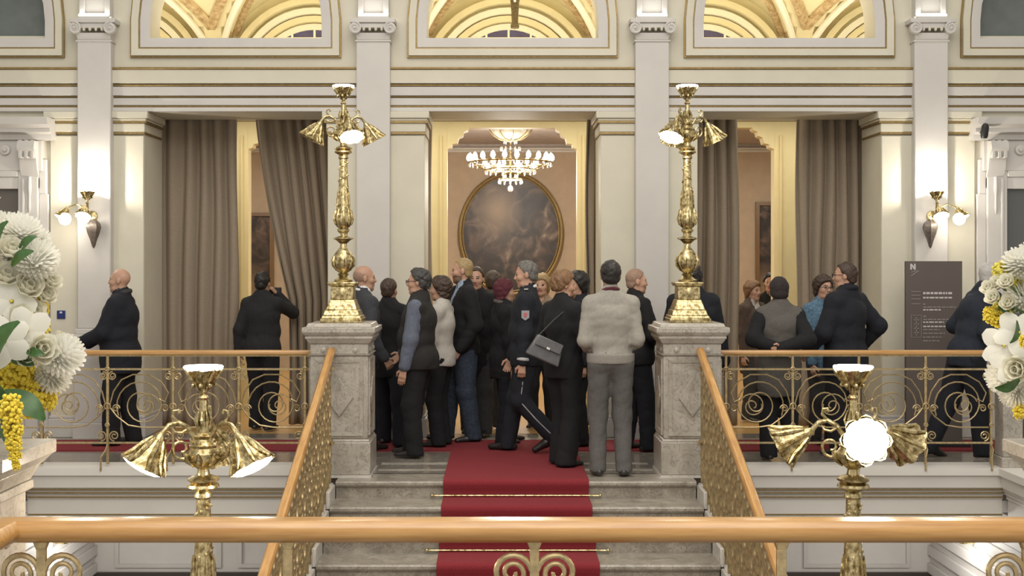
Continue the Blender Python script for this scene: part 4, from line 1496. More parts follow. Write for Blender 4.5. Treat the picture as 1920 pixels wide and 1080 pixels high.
def arrangement(label, sx, items, leaves, dec):
    D0 = 5.25
    base = Vector((sx * 2.43, 5.29, 0.95))
    t = thing('flower_arrangement', label, 'flowers', base, group='bouquets on pedestals')
    m = MB()
    m.lathe([(0.09, 0), (0.1, 0.015), (0.06, 0.04), (0.05, 0.07), (0.13, 0.12), (0.17, 0.2), (0.175, 0.27), (0.16, 0.29), (0.14, 0.27), (0.02, 0.2)], 28)
    m.build('vase', PALEM, t)
    heart = Vector((sx * 0.02, 0.0, 0.42))
    rnd = random.Random(9 + int(sx))
    for (kind, px, py, dd, sc) in items:
        D = D0 + dd
        p = Vector((XW(px, D), D, ZW(py, D))) - base
        d = (p - heart).normalized() + Vector((0, -0.55, 0.1))
        me = {'mum': MUM, 'rose': ROSE, 'orchid': ORCH, 'spray': SPRAY, 'sprayg': SPRAYG}[kind]
        nm = {'mum': 'chrysanthemum', 'rose': 'rose', 'orchid': 'orchid', 'spray': 'yellow_spray', 'sprayg': 'yellow_spray'}[kind]
        if kind == 'orchid':
            d = Vector((-sx * 0.3, -1, 0.15 + rnd.uniform(-0.2, 0.2)))
        if kind == 'mum':
            d = Vector((d.x, d.y * 0.8 - 0.2, d.z + 0.2))
        e = aim(d, rnd.uniform(0, 6)) if not kind.startswith('spray') else (rnd.uniform(-.3, .3), rnd.uniform(-.3, .3), rnd.uniform(0, 6))
        o = inst(me, nm, t, p, e, (sc,) * 3)
        if kind.startswith('spray'):
            o['kind'] = 'stuff'
        st_ = MB()
        dn = d.normalized()
        a0 = p - dn * 0.01
        mid = (a0 - dn * 0.08 + heart) / 2
        st_.tube([a0, a0 - dn * 0.05, mid, heart * 0.6 + Vector((0, 0, 0.08))], 0.005, 5)
        st_.build('stem', STEMG, t)
    for (px, py, dd, sc, ang) in leaves:
        D = D0 + dd
        p = Vector((XW(px, D), D, ZW(py, D))) - base
        inst(LEAF, 'leaf', t, p, (rnd.uniform(0.9, 1.3), math.radians(ang), rnd.uniform(-0.3, 0.3)), (sc,) * 3)
    # blossoms on the side of the bunch that the frame cuts off
    lim = 0.10 if sx < 0 else 0.26
    for k in range(dec):
        a = rnd.uniform(0, 2 * PI)
        h = rnd.uniform(-0.12, 0.62)
        r = 0.40 * math.sqrt(max(0.05, 1 - ((h - 0.2) / 0.5) ** 2)) * rnd.uniform(0.55, 1.0)
        p = heart + Vector((r * math.cos(a), 0.75 * r * math.sin(a), h))
        if (p.x * -sx) > lim:
            p.x = -sx * rnd.uniform(-0.3, lim)
        me, nm = ((MUM, 'chrysanthemum'), (ROSE, 'rose'), (ORCH, 'orchid'), (SPRAY, 'yellow_spray'))[k % 4]
        o = inst(me, nm, t, p, aim(p - heart, a))
        if nm == 'yellow_spray':
            o['kind'] = 'stuff'
    return t


arrangement('tall bouquet of white chrysanthemums, orchids and hanging yellow sprays at the left edge', -1,
            [('mum', 38, 440, 0.0, 0.92), ('mum', 66, 492, -0.05, 1.0), ('mum', 112, 668, -0.1, 1.0), ('mum', 95, 705, 0.0, 0.85), ('mum', 8, 430, 0.1, 0.8),
             ('rose', 18, 480, -0.08, 1.0), ('rose', 70, 655, -0.16, 1.1), ('rose', 45, 548, -0.05, 1.05), ('rose', 78, 560, 0.02, 0.8), ('rose', 6, 530, -0.05, 1.1), ('rose', 88, 535, 0.04, 0.8), ('rose', 55, 590, -0.02, 0.9), ('rose', 30, 600, -0.1, 0.9), ('mum', 60, 455, 0.08, 0.8), ('rose', 100, 640, 0.0, 0.7), ('rose', 40, 665, -0.12, 0.9),
             ('orchid', 50, 622, -0.15, 1.05), ('orchid', 8, 640, -0.2, 1.1), ('orchid', 22, 565, -0.1, 1.0), ('orchid', 35, 520, -0.06, 0.9), ('mum', -30, 470, 0, 1), ('mum', -20, 600, 0, 1.1),
             ('spray', 76, 575, 0.02, 0.6), ('spray', 78, 610, 0.0, 0.6), ('spray', 40, 690, -0.05, 1.0), ('spray', 70, 725, 0.0, 1.0), ('spray', 15, 720, 0.0, 1.0), ('spray', 60, 760, 0.02, 0.8), ('spray', 88, 745, 0.03, 0.8),
             ('spray', 20, 765, -0.38, 0.75), ('spray', 24, 800, -0.39, 0.66), ('spray', 26, 830, -0.4, 0.55), ('spray', 28, 854, -0.4, 0.42), ('spray', 30, 873, -0.4, 0.28), ('spray', -20, 760, 0, 1.1)],
            [(-4, 480, -0.15, 0.9, -60), (22, 500, -0.2, 0.7, -25), (20, 770, -0.25, 1.2, -115), (-10, 690, -0.25, 1.3, -50), (5, 735, -0.25, 1.2, 40), (18, 660, -0.1, 0.8, 25), (50, 660, -0.22, 0.5, 10), (35, 475, -0.1, 0.6, -35)], 64)
arrangement('bouquet of white and green-yellow roses and orchids at the right edge', 1,
            [('rose', 1893, 534, -0.05, 0.62), ('rose', 1868, 562, -0.02, 0.6), ('rose', 1897, 572, -0.06, 0.62), ('rose', 1876, 536, 0.03, 0.6), ('rose', 1860, 545, 0.03, 0.6), ('mum', 1915, 498, 0.0, 0.8), ('mum', 1918, 560, 0.02, 0.8),
             ('sprayg', 1880, 512, 0.05, 0.7), ('sprayg', 1900, 520, 0.03, 0.6), ('spray', 1856, 590, 0.0, 0.5), ('spray', 1872, 600, 0.0, 0.5), ('sprayg', 1890, 600, 0.02, 0.6), ('spray', 1882, 622, 0.0, 0.4), ('sprayg', 1878, 578, 0.04, 0.6), ('spray', 1897, 483, 0.03, 0.3),
             ('orchid', 1882, 648, -0.08, 0.95), ('orchid', 1910, 625, -0.1, 1.0), ('orchid', 1898, 680, -0.1, 0.9), ('mum', 1888, 705, 0.0, 0.85), ('mum', 1905, 735, 0.02, 0.7), ('rose', 1916, 690, -0.1, 1.0), ('mum', 1925, 650, 0, 1), ('spray', 1913, 770, 0.0, 0.5), ('spray', 1922, 640, -0.2, 0.4)],
            [(1905, 600, -0.1, 0.6, 120), (1870, 575, -0.03, 0.5, 60), (1912, 710, -0.15, 0.7, 170)], 64)

for i, s in enumerate((-1, 1)):
    t = thing('flower_pedestal', 'grey marble pedestal under the %s bouquet' % ('left', 'right')[i], 'pedestal', (s * 2.43, 5.29, -1.95), group='flower pedestals')
    m = MB()
    zt = 2.9
    m.box(-0.31, 0.31, -0.31, 0.31, zt - 0.06, zt)
    m.frustum((0, 0), zt - 0.10, zt - 0.06, 0.265, 0.265, 0.30, 0.30)
    m.frustum((0, 0), zt - 0.17, zt - 0.10, 0.225, 0.225, 0.26, 0.26)
    m.box(-0.235, 0.235, -0.235, 0.235, zt - 0.21, zt - 0.17)
    m.build('cap', MARBLE, t, bevel=0.006)
    m = MB()
    m.box(-0.21, 0.21, -0.21, 0.21, 0.25, zt - 0.21)
    m.build('shaft', MARBLE, t, bevel=0.006)
    m = MB()
    m.box(-0.27, 0.27, -0.27, 0.27, 0.0, 0.25)
    m.build('plinth', MARBLE, t, bevel=0.01)
    m = MB()
    m.tube([(-s * 0.212, 0.05 * math.cos(2 * PI * k / 20), zt - 0.36 + 0.05 * math.sin(2 * PI * k / 20)) for k in range(20)], 0.012, 6, closed=True)
    m.build('carved_ring', MARBLE, t)

# ================================================================== PEOPLE
def smin(a, b, k):
    h = np.clip(0.5 + 0.5 * (b - a) / k, 0, 1)
    return b + (a - b) * h - k * h * (1 - h)


class SDF:
    """smooth union of round cones and ellipsoids on a regular grid, meshed with surface nets"""

    def __init__(s, h, k=0.03):
        s.pr, s.h, s.k, s.cuts = [], h, k, []

    def cone(s, a, b, ra, rb, k=None):
        s.pr.append(('c', np.array(a, float), np.array(b, float), ra, rb, k))
        return s

    def chain(s, pts, rs, k=None):
        for i in range(len(pts) - 1):
            s.cone(pts[i], pts[i + 1], rs[i], rs[i + 1], k)
        return s

    def ell(s, c, r, rot=None, k=None):
        s.pr.append(('e', np.array(c, float), np.array(r, float), rot, 0, k))
        return s

    def cut(s, fn):
        s.cuts.append(fn)
        return s

    def mesh(s, wr=0.0, wf=1.0, seed=0.0):
        lo, hi = np.full(3, 9e9), np.full(3, -9e9)
        bbs = []
        for p in s.pr:
            if p[0] == 'c':
                l = np.minimum(p[1] - p[3], p[2] - p[4])
                u = np.maximum(p[1] + p[3], p[2] + p[4])
            else:
                e = np.full(3, p[2].max()) if p[3] is not None else p[2]
                l, u = p[1] - e, p[1] + e
            bbs.append((l, u))
            lo, hi = np.minimum(lo, l), np.maximum(hi, u)
        h = s.h
        lo = lo - 2.5 * h - wr
        n = np.ceil((hi + 2.5 * h + wr - lo) / h).astype(int) + 1
        ax = [lo[i] + h * np.arange(n[i]) for i in range(3)]
        Fv = np.full(n, 1.0, np.float32)
        for p, (l, u) in zip(s.pr, bbs):
            k = p[5] or s.k
            mg = 2.0 * h + k + wr
            i0 = np.maximum(0, np.floor((l - mg - lo) / h).astype(int))
            i1 = np.minimum(n, np.ceil((u + mg - lo) / h).astype(int) + 1)
            sl = tuple(slice(a, b) for a, b in zip(i0, i1))
            X = ax[0][sl[0]][:, None, None].astype(np.float32)
            Y = ax[1][sl[1]][None, :, None].astype(np.float32)
            Z = ax[2][sl[2]][None, None, :].astype(np.float32)
            if p[0] == 'c':
                a, b = p[1], p[2]
                ab = b - a
                L = max(1e-8, float(ab @ ab))
                px, py, pz = X - a[0], Y - a[1], Z - a[2]
                t = np.clip((px * ab[0] + py * ab[1] + pz * ab[2]) / L, 0, 1)
                d = np.sqrt((px - t * ab[0]) ** 2 + (py - t * ab[1]) ** 2 + (pz - t * ab[2]) ** 2) - (p[3] + (p[4] - p[3]) * t)
            else:
                px, py, pz = X - p[1][0], Y - p[1][1], Z - p[1][2]
                if p[3] is not None:
                    R = p[3]
                    px, py, pz = (R[0][0] * px + R[1][0] * py + R[2][0] * pz, R[0][1] * px + R[1][1] * py + R[2][1] * pz, R[0][2] * px + R[1][2] * py + R[2][2] * pz)
                r = p[2]
                k0 = np.sqrt((px / r[0]) ** 2 + (py / r[1]) ** 2 + (pz / r[2]) ** 2)
                k1 = np.sqrt((px / r[0] ** 2) ** 2 + (py / r[1] ** 2) ** 2 + (pz / r[2] ** 2) ** 2) + 1e-9
                d = k0 * (k0 - 1) / k1
            Fv[sl] = smin(Fv[sl], d.astype(np.float32), k)
        X, Y, Z = ax[0][:, None, None], ax[1][None, :, None], ax[2][None, None, :]
        if wr:
            rs_ = np.random.RandomState(int(seed * 100) % 100000)
            wv = np.zeros(n, np.float32)
            for q in range(5):
                d = rs_.normal(size=3) * (1.0, 1.0, 0.9)
                d = d / np.linalg.norm(d) * rs_.uniform(10, 24) * wf
                e1 = rs_.normal(size=3) * 6 * wf
                ph = rs_.uniform(0, 6.28, 2)
                arg = d[0] * X + d[1] * Y + d[2] * Z + ph[0] + 1.3 * np.sin(e1[0] * X + e1[1] * Y + e1[2] * Z + ph[1])
                wv += ((1 - np.abs(np.sin(arg))) ** 3 - 0.25).astype(np.float32)
            Fv = Fv + wr * wv
        for fn in s.cuts:
            Fv = np.maximum(Fv, fn(X, Y, Z).astype(np.float32) + np.zeros_like(Fv))
        return nets(Fv, lo, h)


def nets(Fv, lo, h):
    ins = Fv < 0
    c = np.zeros(tuple(d - 1 for d in Fv.shape), np.int8)
    offs = [(i, j, k) for i in (0, 1) for j in (0, 1) for k in (0, 1)]
    N = Fv.shape

    def sub(A, o):
        return A[o[0]:N[0] - 1 + o[0], o[1]:N[1] - 1 + o[1], o[2]:N[2] - 1 + o[2]]
    for o in offs:
        c += sub(ins, o)
    act = (c > 0) & (c < 8)
    idx = np.argwhere(act)
    if len(idx) == 0:
        return np.zeros((0, 3)), np.zeros((0, 4), int)
    num = np.full(act.shape, -1, np.int64)
    num[act] = np.arange(len(idx))
    pos = np.zeros((len(idx), 3))
    cnt = np.zeros(len(idx))
    vals = {o: Fv[idx[:, 0] + o[0], idx[:, 1] + o[1], idx[:, 2] + o[2]] for o in offs}
    for a in offs:
        for d in range(3):
            if a[d] == 0:
                b = list(a)
                b[d] = 1
                b = tuple(b)
                fa, fb = vals[a], vals[b]
                x = (fa < 0) != (fb < 0)
                t = fa[x] / (fa[x] - fb[x])
                pp = np.tile(np.array(a, float), (x.sum(), 1))
                pp[:, d] += t
                pos[x] += pp
                cnt[x] += 1
    pos = lo + h * (idx + pos / cnt[:, None])
    faces = []
    for d in range(3):
        o1, o2 = [(1, 2), (2, 0), (0, 1)][d]
        sa = [slice(0, N[i]) for i in range(3)]
        sb = list(sa)
        sa[d], sb[d] = slice(0, N[d] - 1), slice(1, N[d])
        A, B = ins[tuple(sa)], ins[tuple(sb)]
        for flip in (False, True):
            e = np.argwhere((A & ~B) if not flip else (~A & B))
            ok = (e[:, o1] > 0) & (e[:, o2] > 0) & (e[:, o1] < N[o1] - 1) & (e[:, o2] < N[o2] - 1)
            e = e[ok]
            q = []
            for (u, v_) in ((0, 0), (1, 0), (1, 1), (0, 1)):
                g = e.copy()
                g[:, o1] -= 1 - u
                g[:, o2] -= 1 - v_
                q.append(num[g[:, 0], g[:, 1], g[:, 2]])
            q = np.stack(q if not flip else q[::-1], 1)
            faces.append(q)
    return pos, np.concatenate(faces)


def np_obj(name, pieces, mats, parent):
    """pieces: (verts, quads, material index or array)"""
    V, Q, Mi, n = [], [], [], 0
    for v_, q, mi in pieces:
        if len(v_) == 0:
            continue
        V.append(v_)
        Q.append(q + n)
        Mi.append(np.full(len(q), mi) if np.isscalar(mi) else mi)
        n += len(v_)
    V, Q, Mi = np.concatenate(V), np.concatenate(Q), np.concatenate(Mi).astype(np.int32)
    me = bpy.data.meshes.new(name)
    me.vertices.add(len(V))
    me.vertices.foreach_set('co', V.astype(np.float32).ravel())
    me.loops.add(len(Q) * 4)
    me.loops.foreach_set('vertex_index', Q.astype(np.int32).ravel())
    me.polygons.add(len(Q))
    me.polygons.foreach_set('loop_start', np.arange(0, len(Q) * 4, 4, dtype=np.int32))
    for m in mats:
        me.materials.append(m)
    me.polygons.foreach_set('material_index', Mi)
    me.polygons.foreach_set('use_smooth', np.ones(len(Q), bool))
    me.update(calc_edges=True)
    me.validate()
    o = bpy.data.objects.new(name, me)
    C.objects.link(o)
    o.parent = parent
    return o


def ik(a, b, l1, l2, pole):
    a, b, pole = np.array(a, float), np.array(b, float), np.array(pole, float)
    d = b - a
    L = np.linalg.norm(d)
    if L > (l1 + l2) * 0.999:
        b = a + d / L * (l1 + l2) * 0.999
        d = b - a
        L = np.linalg.norm(d)
    u = d / L
    x = (l1 * l1 - l2 * l2 + L * L) / (2 * L)
    hgt = math.sqrt(max(0, l1 * l1 - x * x))
    p = pole - u * (pole @ u)
    p = p / max(1e-6, np.linalg.norm(p))
    return a + u * x + p * hgt, b


def unit(v_):
    v_ = np.array(v_, float)
    return v_ / max(1e-9, np.linalg.norm(v_))


SKIN = lambda c: mat('skin_%d' % int(c * 100), (0.50 * c, 0.29 * c, 0.20 * c), 0.5, var=0.12, scale=30)
LIP = mat('lip', (0.30, 0.11, 0.09), 0.45)
EYEW = mat('eye', (0.045, 0.035, 0.03), 0.2)


def fabric(name, col, v_=0.22):
    return mat('fabric_' + name, col, 0.9, var=v_, scale=45, bump=0.15)


NPEOPLE = [0]


def person(label, px, D, heading, h, top, bottom, topm, legm, hairm=None, hair='short', skin=1.0, fat=0.0, turn=0.0, nod=0.0,
           lh=(0.23, 0.04, 0.78), rh=(0.23, 0.04, 0.78), lpole=None, rpole=None, lf=(0.1, 0.0, 0.0), rf=(0.1, 0.0, 0.0),
           hem=0.80, lean=(0.0, 0.0), vneck=None, shirtm=None, sleeves='long', glasses=False, beard=None, flare=0.0, loose=0.0,
           shoe=(0.015, 0.013, 0.013), fine=True, collar=None, extra=None, sleevem=None, hand_open=False, hips=(0, 0)):
    """hand: (side, forward, up); foot: (side, forward, lift); lean: forward/side shift of the shoulders"""
    NPEOPLE[0] += 1
    seed = NPEOPLE[0] * 1.7
    S = h / 1.75
    t = thing('person', label, 'person', (XW(px, D), D, 0), math.radians(heading - 90), 'visitors on the landing')
    hx, hy = hips
    H = {}
    pel = np.array((hx, hy, 0.93)) * S
    chest = np.array((hx * 0.6 + lean[1] * 0.7, hy * 0.6 + lean[0] * 0.7, 1.28)) * S
    shc = np.array((lean[1], lean[0], 1.425)) * S
    neckb = np.array((lean[1] * 1.05, lean[0] * 1.1, 1.48)) * S
    hz = 1.75 - 0.118 - 0.0 - 0.12 * abs(lean[0])
    head = np.array((lean[1] * 1.15, lean[0] * 1.45 + 0.012, hz)) * S
    sw = 0.165 * S
    sk = SKIN(skin)
    # arms
    arms = []
    for sd, hd, pole in ((-1, lh, lpole), (1, rh, rpole)):
        a = shc + np.array((sd * sw, 0, -0.022 * S))
        b = np.array((sd * hd[0], hd[1], hd[2])) * S
        pole = (sd * 0.6, -1.0, -0.2) if pole is None else (sd * pole[0], pole[1], pole[2])
        e, b = ik(a, b, 0.30 * S, 0.265 * S, pole)
        arms.append((a, e, b))
    legs = []
    for sd, ft in ((-1, lf), (1, rf)):
        a = pel + np.array((sd * 0.088 * S, 0, -0.03 * S))
        b = np.array((sd * ft[0], ft[1], 0.085 + ft[2])) * S
        k_, b = ik(a, b, 0.413 * S, 0.408 * S, (sd * 0.08, 1, 0.0))
        legs.append((a, k_, b))
    f = 1 + fat

    def torso(s, inf):
        s.ell(pel, (0.162 * S * (1 + 0.6 * fat) + inf, 0.118 * S * f + inf, 0.13 * S + inf))
        s.ell((pel + chest) / 2 + np.array((0, 0.018 + 0.06 * fat, 0)), (0.15 * S * f + inf, 0.112 * S * (1 + 1.5 * fat) + inf, 0.19 * S))
        s.ell(chest, (0.168 * S * (1 + 0.5 * fat) + inf, 0.115 * S * (1 + 0.6 * fat) + inf, 0.19 * S))
        s.cone(shc + (0, -0.005, 0.004), shc + (-sw * 0.92, -0.005, -0.026 * S), 0.06 * S + inf, 0.05 * S + inf)
        s.cone(shc + (0, -0.005, 0.004), shc + (sw * 0.92, -0.005, -0.026 * S), 0.06 * S + inf, 0.05 * S + inf)
        s.cone(shc + (-0.055 * S, -0.015, 0.03 * S), neckb + (0, -0.01, 0.025 * S), 0.045 * S + inf * 0.7, 0.052 * S + inf * 0.6)
        s.cone(shc + (0.055 * S, -0.015, 0.03 * S), neckb + (0, -0.01, 0.025 * S), 0.045 * S + inf * 0.7, 0.052 * S + inf * 0.6)

    # ---- body: one mesh (head and neck, trunk and limbs, hands)
    R = Matrix.Rotation(math.radians(turn), 3, 'Z') @ Matrix.Rotation(math.radians(-nod), 3, 'X')
    Rn = np.array(R)
    P = lambda x, y, z: head + Rn @ (np.array((x, y, z)) * S)
    hs = SDF((0.0065 if fine else 0.010), 0.012)
    hs.ell(P(0, -0.014, 0.03), np.array((0.073, 0.093, 0.087)) * S, Rn, 0.03)
    hs.ell(P(0, 0.028, -0.03), np.array((0.058, 0.062, 0.083)) * S, Rn, 0.03)
    hs.cone(P(-0.03, 0.035, -0.085), P(0, 0.058, -0.098), 0.026 * S, 0.022 * S, 0.02)
    hs.cone(P(0.03, 0.035, -0.085), P(0, 0.058, -0.098), 0.026 * S, 0.022 * S, 0.02)
    hs.cone(P(0, 0.084, 0.012), P(0, 0.0985, -0.026), 0.009 * S, 0.0135 * S, 0.01)
    hs.cone(P(-0.012, 0.092, -0.03), P(0.012, 0.092, -0.03), 0.011 * S, 0.011 * S, 0.008)
    hs.cone(P(-0.036, 0.074, 0.022), P(0.036, 0.074, 0.022), 0.012 * S, 0.012 * S, 0.012)
    hs.cone(P(-0.02, 0.082, -0.058), P(0.02, 0.082, -0.058), 0.008 * S, 0.008 * S, 0.008)
    hs.cone(P(-0.017, 0.08, -0.07), P(0.017, 0.08, -0.07), 0.008 * S, 0.008 * S, 0.008)
    for q in (-1, 1):
        hs.ell(P(q * 0.04, 0.05, -0.025), np.array((0.026, 0.03, 0.028)) * S, Rn, 0.015)
        hs.ell(P(q * 0.075, -0.012, -0.004), np.array((0.010, 0.020, 0.032)) * S, Rn, 0.008)
    hs.cone(neckb + (0, -0.012, -0.06 * S), P(0, -0.02, -0.055), 0.062 * S, 0.053 * S, 0.025)
    hs.cone(neckb + (0, -0.02, -0.07 * S), neckb + (0, -0.015, 0), 0.085 * S, 0.06 * S, 0.03)
    eyes = [P(q * 0.031, 0.092, 0.004) for q in (-1, 1)]
    for ec in eyes:
        hs.cut(lambda X, Y, Z, ec=ec: 0.0115 * S - np.sqrt((X - ec[0]) ** 2 + (Y - ec[1]) ** 2 + (Z - ec[2]) ** 2))
    v1, q1 = hs.mesh()
    cen = v1[q1].mean(1)
    loc = ((cen - head) @ Rn) / S
    mi = np.zeros(len(q1), int)
    mi[(np.abs(loc[:, 0]) < 0.026) & (loc[:, 1] > 0.078) & (loc[:, 2] < -0.053) & (loc[:, 2] > -0.076)] = 1
    for ec in (-1, 1):
        mi[(np.abs(loc[:, 0] - ec * 0.031) < 0.012) & (loc[:, 1] > 0.06) & (np.abs(loc[:, 2] - 0.004) < 0.007)] = 2
        mi[(np.abs(loc[:, 0] - ec * 0.034) < 0.02) & (loc[:, 1] > 0.07) & (np.abs(loc[:, 2] - 0.027) < 0.0045)] = 3
    if beard:
        mi[(loc[:, 2] < -0.045 - 0.35 * (0.06 - loc[:, 1]) * 0) & (loc[:, 2] < -0.03 - 0.5 * np.maximum(0, loc[:, 1] - 0.06)) & (loc[:, 1] > -0.005) & (loc[:, 2] > -0.13) & (mi != 1)] = 4
    bs = SDF(0.02, 0.03)
    torso(bs, -0.006)
    for (a, e, b) in arms:
        bs.chain([a, e, b], [0.046 * S, 0.036 * S, 0.026 * S])
    for (a, k_, b) in legs:
        bs.chain([a, k_, b], [0.078 * S, 0.052 * S, 0.038 * S])
    v2, q2 = bs.mesh()
    pieces = [(v1, q1, mi), (v2, q2, 0)]
    for i, (a, e, b) in enumerate(arms):
        sd = -1 if i == 0 else 1
        fw = unit(b - e)
        side = np.array((0.0, 1.0, 0.0)) if abs(fw[2]) > 0.6 else np.array((0, 0, 1.0))
        th = unit(side - fw * (side @ fw))          # direction of the thumb
        nrm = np.cross(fw, th) * sd * -1                # palm normal, towards the body
        if nrm[0] * sd > 0 and abs(fw[2]) > 0.6:
            nrm = -nrm
        g = SDF(0.0055 if fine else 0.008, 0.008)
        w0 = b
        pc = b + fw * 0.05 * S
        g.cone(w0 - fw * 0.05 * S, w0 + fw * 0.01, 0.027 * S, 0.024 * S)
        for q in (-1.3, -0.45, 0.45, 1.3):
            g.cone(w0 + fw * 0.012 + th * q * 0.010 * S, w0 + fw * 0.088 * S + th * q * 0.0185 * S, 0.015 * S, 0.0125 * S, 0.012)
        cl = 0.35 if hand_open else 0.85
        for q, ln in ((-1.45, 0.062), (-0.5, 0.078), (0.5, 0.082), (1.45, 0.074)):
            p0 = w0 + fw * 0.088 * S + th * q * 0.0185 * S
            d1 = unit(fw * math.cos(cl * 0.6) + nrm * math.sin(cl * 0.6) + th * q * 0.03)
            d2 = unit(fw * math.cos(cl * 1.5) + nrm * math.sin(cl * 1.5))
            p1 = p0 + d1 * ln * 0.5 * S
            p2 = p1 + d2 * ln * 0.5 * S
            g.chain([p0, p1, p2], [0.0098 * S, 0.0088 * S, 0.0072 * S], 0.004)
        p0 = w0 + fw * 0.028 * S + th * 0.024 * S
        p1 = p0 + unit(fw * 0.75 + th * 0.7 + nrm * 0.3) * 0.045 * S
        p2 = p1 + unit(fw * 0.95 + nrm * 0.45 + th * 0.1) * 0.035 * S
        g.chain([p0, p1, p2], [0.014 * S, 0.0115 * S, 0.0085 * S], 0.006)
        v3, q3 = g.mesh()
        pieces.append((v3, q3, 0))
    hm = hairm or mat('hair_dark', (0.03, 0.022, 0.018), 0.6)
    brow = mat('hair_brow', (0.10, 0.065, 0.045), 0.7)
    np_obj('body', pieces, [sk, LIP, EYEW, brow if not hairm else hm, beard or sk], t)

    # ---- hair
    if hair:
        g = SDF(0.008 if fine else 0.011, 0.02)
        inv = Rn

        def L(X, Y, Z):
            x, y, z = X - head[0], Y - head[1], Z - head[2]
            return ((inv[0][0] * x + inv[1][0] * y + inv[2][0] * z) / S, (inv[0][1] * x + inv[1][1] * y + inv[2][1] * z) / S, (inv[0][2] * x + inv[1][2] * y + inv[2][2] * z) / S)
        wr = 0.0035
        if hair == 'cap':
            g.ell(P(0, -0.014, 0.035), np.array((0.09, 0.112, 0.102)) * S, Rn)
            g.ell(P(0, -0.035, -0.03), np.array((0.085, 0.085, 0.07)) * S, Rn)
            g.cut(lambda X, Y, Z: (lambda x, y, z: (0.62 * y - 0.78 * z - 0.018) * S)(*L(X, Y, Z)))
            g.cut(lambda X, Y, Z: (lambda x, y, z: (-0.075 - z) * S)(*L(X, Y, Z)))
        elif hair == 'fringe':
            g.ell(P(0, -0.014, 0.025), np.array((0.077, 0.098, 0.084)) * S, Rn)
            g.cut(lambda X, Y, Z: (lambda x, y, z: (z - 0.035 + 0.35 * y) * S)(*L(X, Y, Z)))
            g.cut(lambda X, Y, Z: (lambda x, y, z: (y - 0.015) * S)(*L(X, Y, Z)))
            g.cut(lambda X, Y, Z: (lambda x, y, z: (-0.055 - z) * S)(*L(X, Y, Z)))
            wr = 0.0015
        else:
            th_ = {'short': 0.008, 'full': 0.017, 'bob': 0.022, 'buzz': 0.003, 'long': 0.018}[hair]
            g.ell(P(0, -0.016, 0.034), np.array((0.075 + th_, 0.094 + th_, 0.088 + th_)) * S, Rn)
            if hair in ('short', 'full', 'buzz'):
                g.ell(P(0, -0.045, -0.03), np.array((0.062 + th_ * 0.7, 0.055 + th_, 0.05)) * S, Rn)
            if hair in ('bob', 'long'):
                for q in (-1, 1):
                    g.ell(P(q * 0.058, -0.01, -0.04), np.array((0.03, 0.05, 0.075)) * S, Rn)
                g.ell(P(0, -0.06, -0.05), np.array((0.075, 0.05, 0.08)) * S, Rn)
                if hair == 'long':
                    g.ell(P(0, -0.065, -0.13), np.array((0.085, 0.045, 0.11)) * S, Rn)
            a_ = 0.055 if hair in ('bob', 'long') else 0.03
            g.cut(lambda X, Y, Z: (lambda x, y, z: np.minimum((0.72 * y - 0.7 * z - (a_ - 0.04) - 0.012 * np.sin(40 * x)) * S, (y - 0.02) * S + 0 * z))(*L(X, Y, Z)))
            g.cut(lambda X, Y, Z: (lambda x, y, z: (0.78 * y - 0.62 * z - (0.022 if hair in ('bob', 'long') else -0.004)) * S)(*L(X, Y, Z)))
            if hair in ('short', 'full', 'buzz'):
                g.cut(lambda X, Y, Z: (lambda x, y, z: (-0.068 - z) * S)(*L(X, Y, Z)))
            wr = 0.0016 if hair == 'buzz' else 0.004 if hair == 'short' else 0.007
        v3, q3 = g.mesh(wr, 3.2, seed)
        if len(v3):
            np_obj('knit_cap' if hair == 'cap' else 'hair', [(v3, q3, 0)], [hm], t)

    # ---- trousers
    g = SDF(0.014, 0.035)
    g.ell(pel + (0, 0, 0.01), np.array((0.168 * (1 + 0.6 * fat) + 0.004, 0.125 * f + 0.002, 0.13)) * S)
    g.ell((pel * 0.8 + chest * 0.2) + np.array((0, 0.015 + 0.05 * fat, 0)), np.array((0.152 * f, 0.116 * (1 + 1.4 * fat), 0.12)) * S)
    for (a, k_, b) in legs:
        sh = unit(b - k_)
        g.chain([a, k_, b + sh * 0.05 * S], [0.096 * S + loose, 0.068 * S + loose, (0.06 + flare) * S + loose])
    g.cut(lambda X, Y, Z: 0.03 * S - Z + 0 * X + 0 * Y)
    v3, q3 = g.mesh(0.004, 1.0, seed)
    np_obj('trousers', [(v3, q3, 0)], [legm], t)
    # ---- shoes
    for i, (a, k_, b) in enumerate(legs):
        g = SDF(0.010, 0.02)
        lift = b[2] - 0.085 * S
        sh = b - k_
        pitch = (-0.5 if lift > 0.02 else 0.0)
        yaw = (-1 if i == 0 else 1) * 0.12
        fwv = np.array((math.sin(yaw), math.cos(yaw) * math.cos(pitch), math.sin(pitch)))
        z0 = b + np.array((0, 0, -0.05 * S))
        g.cone(z0 - fwv * 0.05 * S, z0 + fwv * 0.05 * S, 0.036 * S, 0.04 * S)
        g.cone(z0 + fwv * 0.05 * S, z0 + fwv * 0.165 * S + (0, 0, -0.008 * S), 0.042 * S, 0.027 * S)
        g.cone(z0, b + (0, 0, 0.03 * S), 0.038 * S, 0.042 * S)
        if lift < 0.02:
            zf = 0.0165
            g.cut(lambda X, Y, Z: zf - Z + 0 * X + 0 * Y)
        v3, q3 = g.mesh()
        np_obj('shoe', [(v3, q3, 0)], [mat('shoe_%.3f' % shoe[0], shoe, 0.35)], t)
    # ---- garment for the upper body
    g = SDF(0.0135, 0.035)
    torso(g, 0.016 + loose)
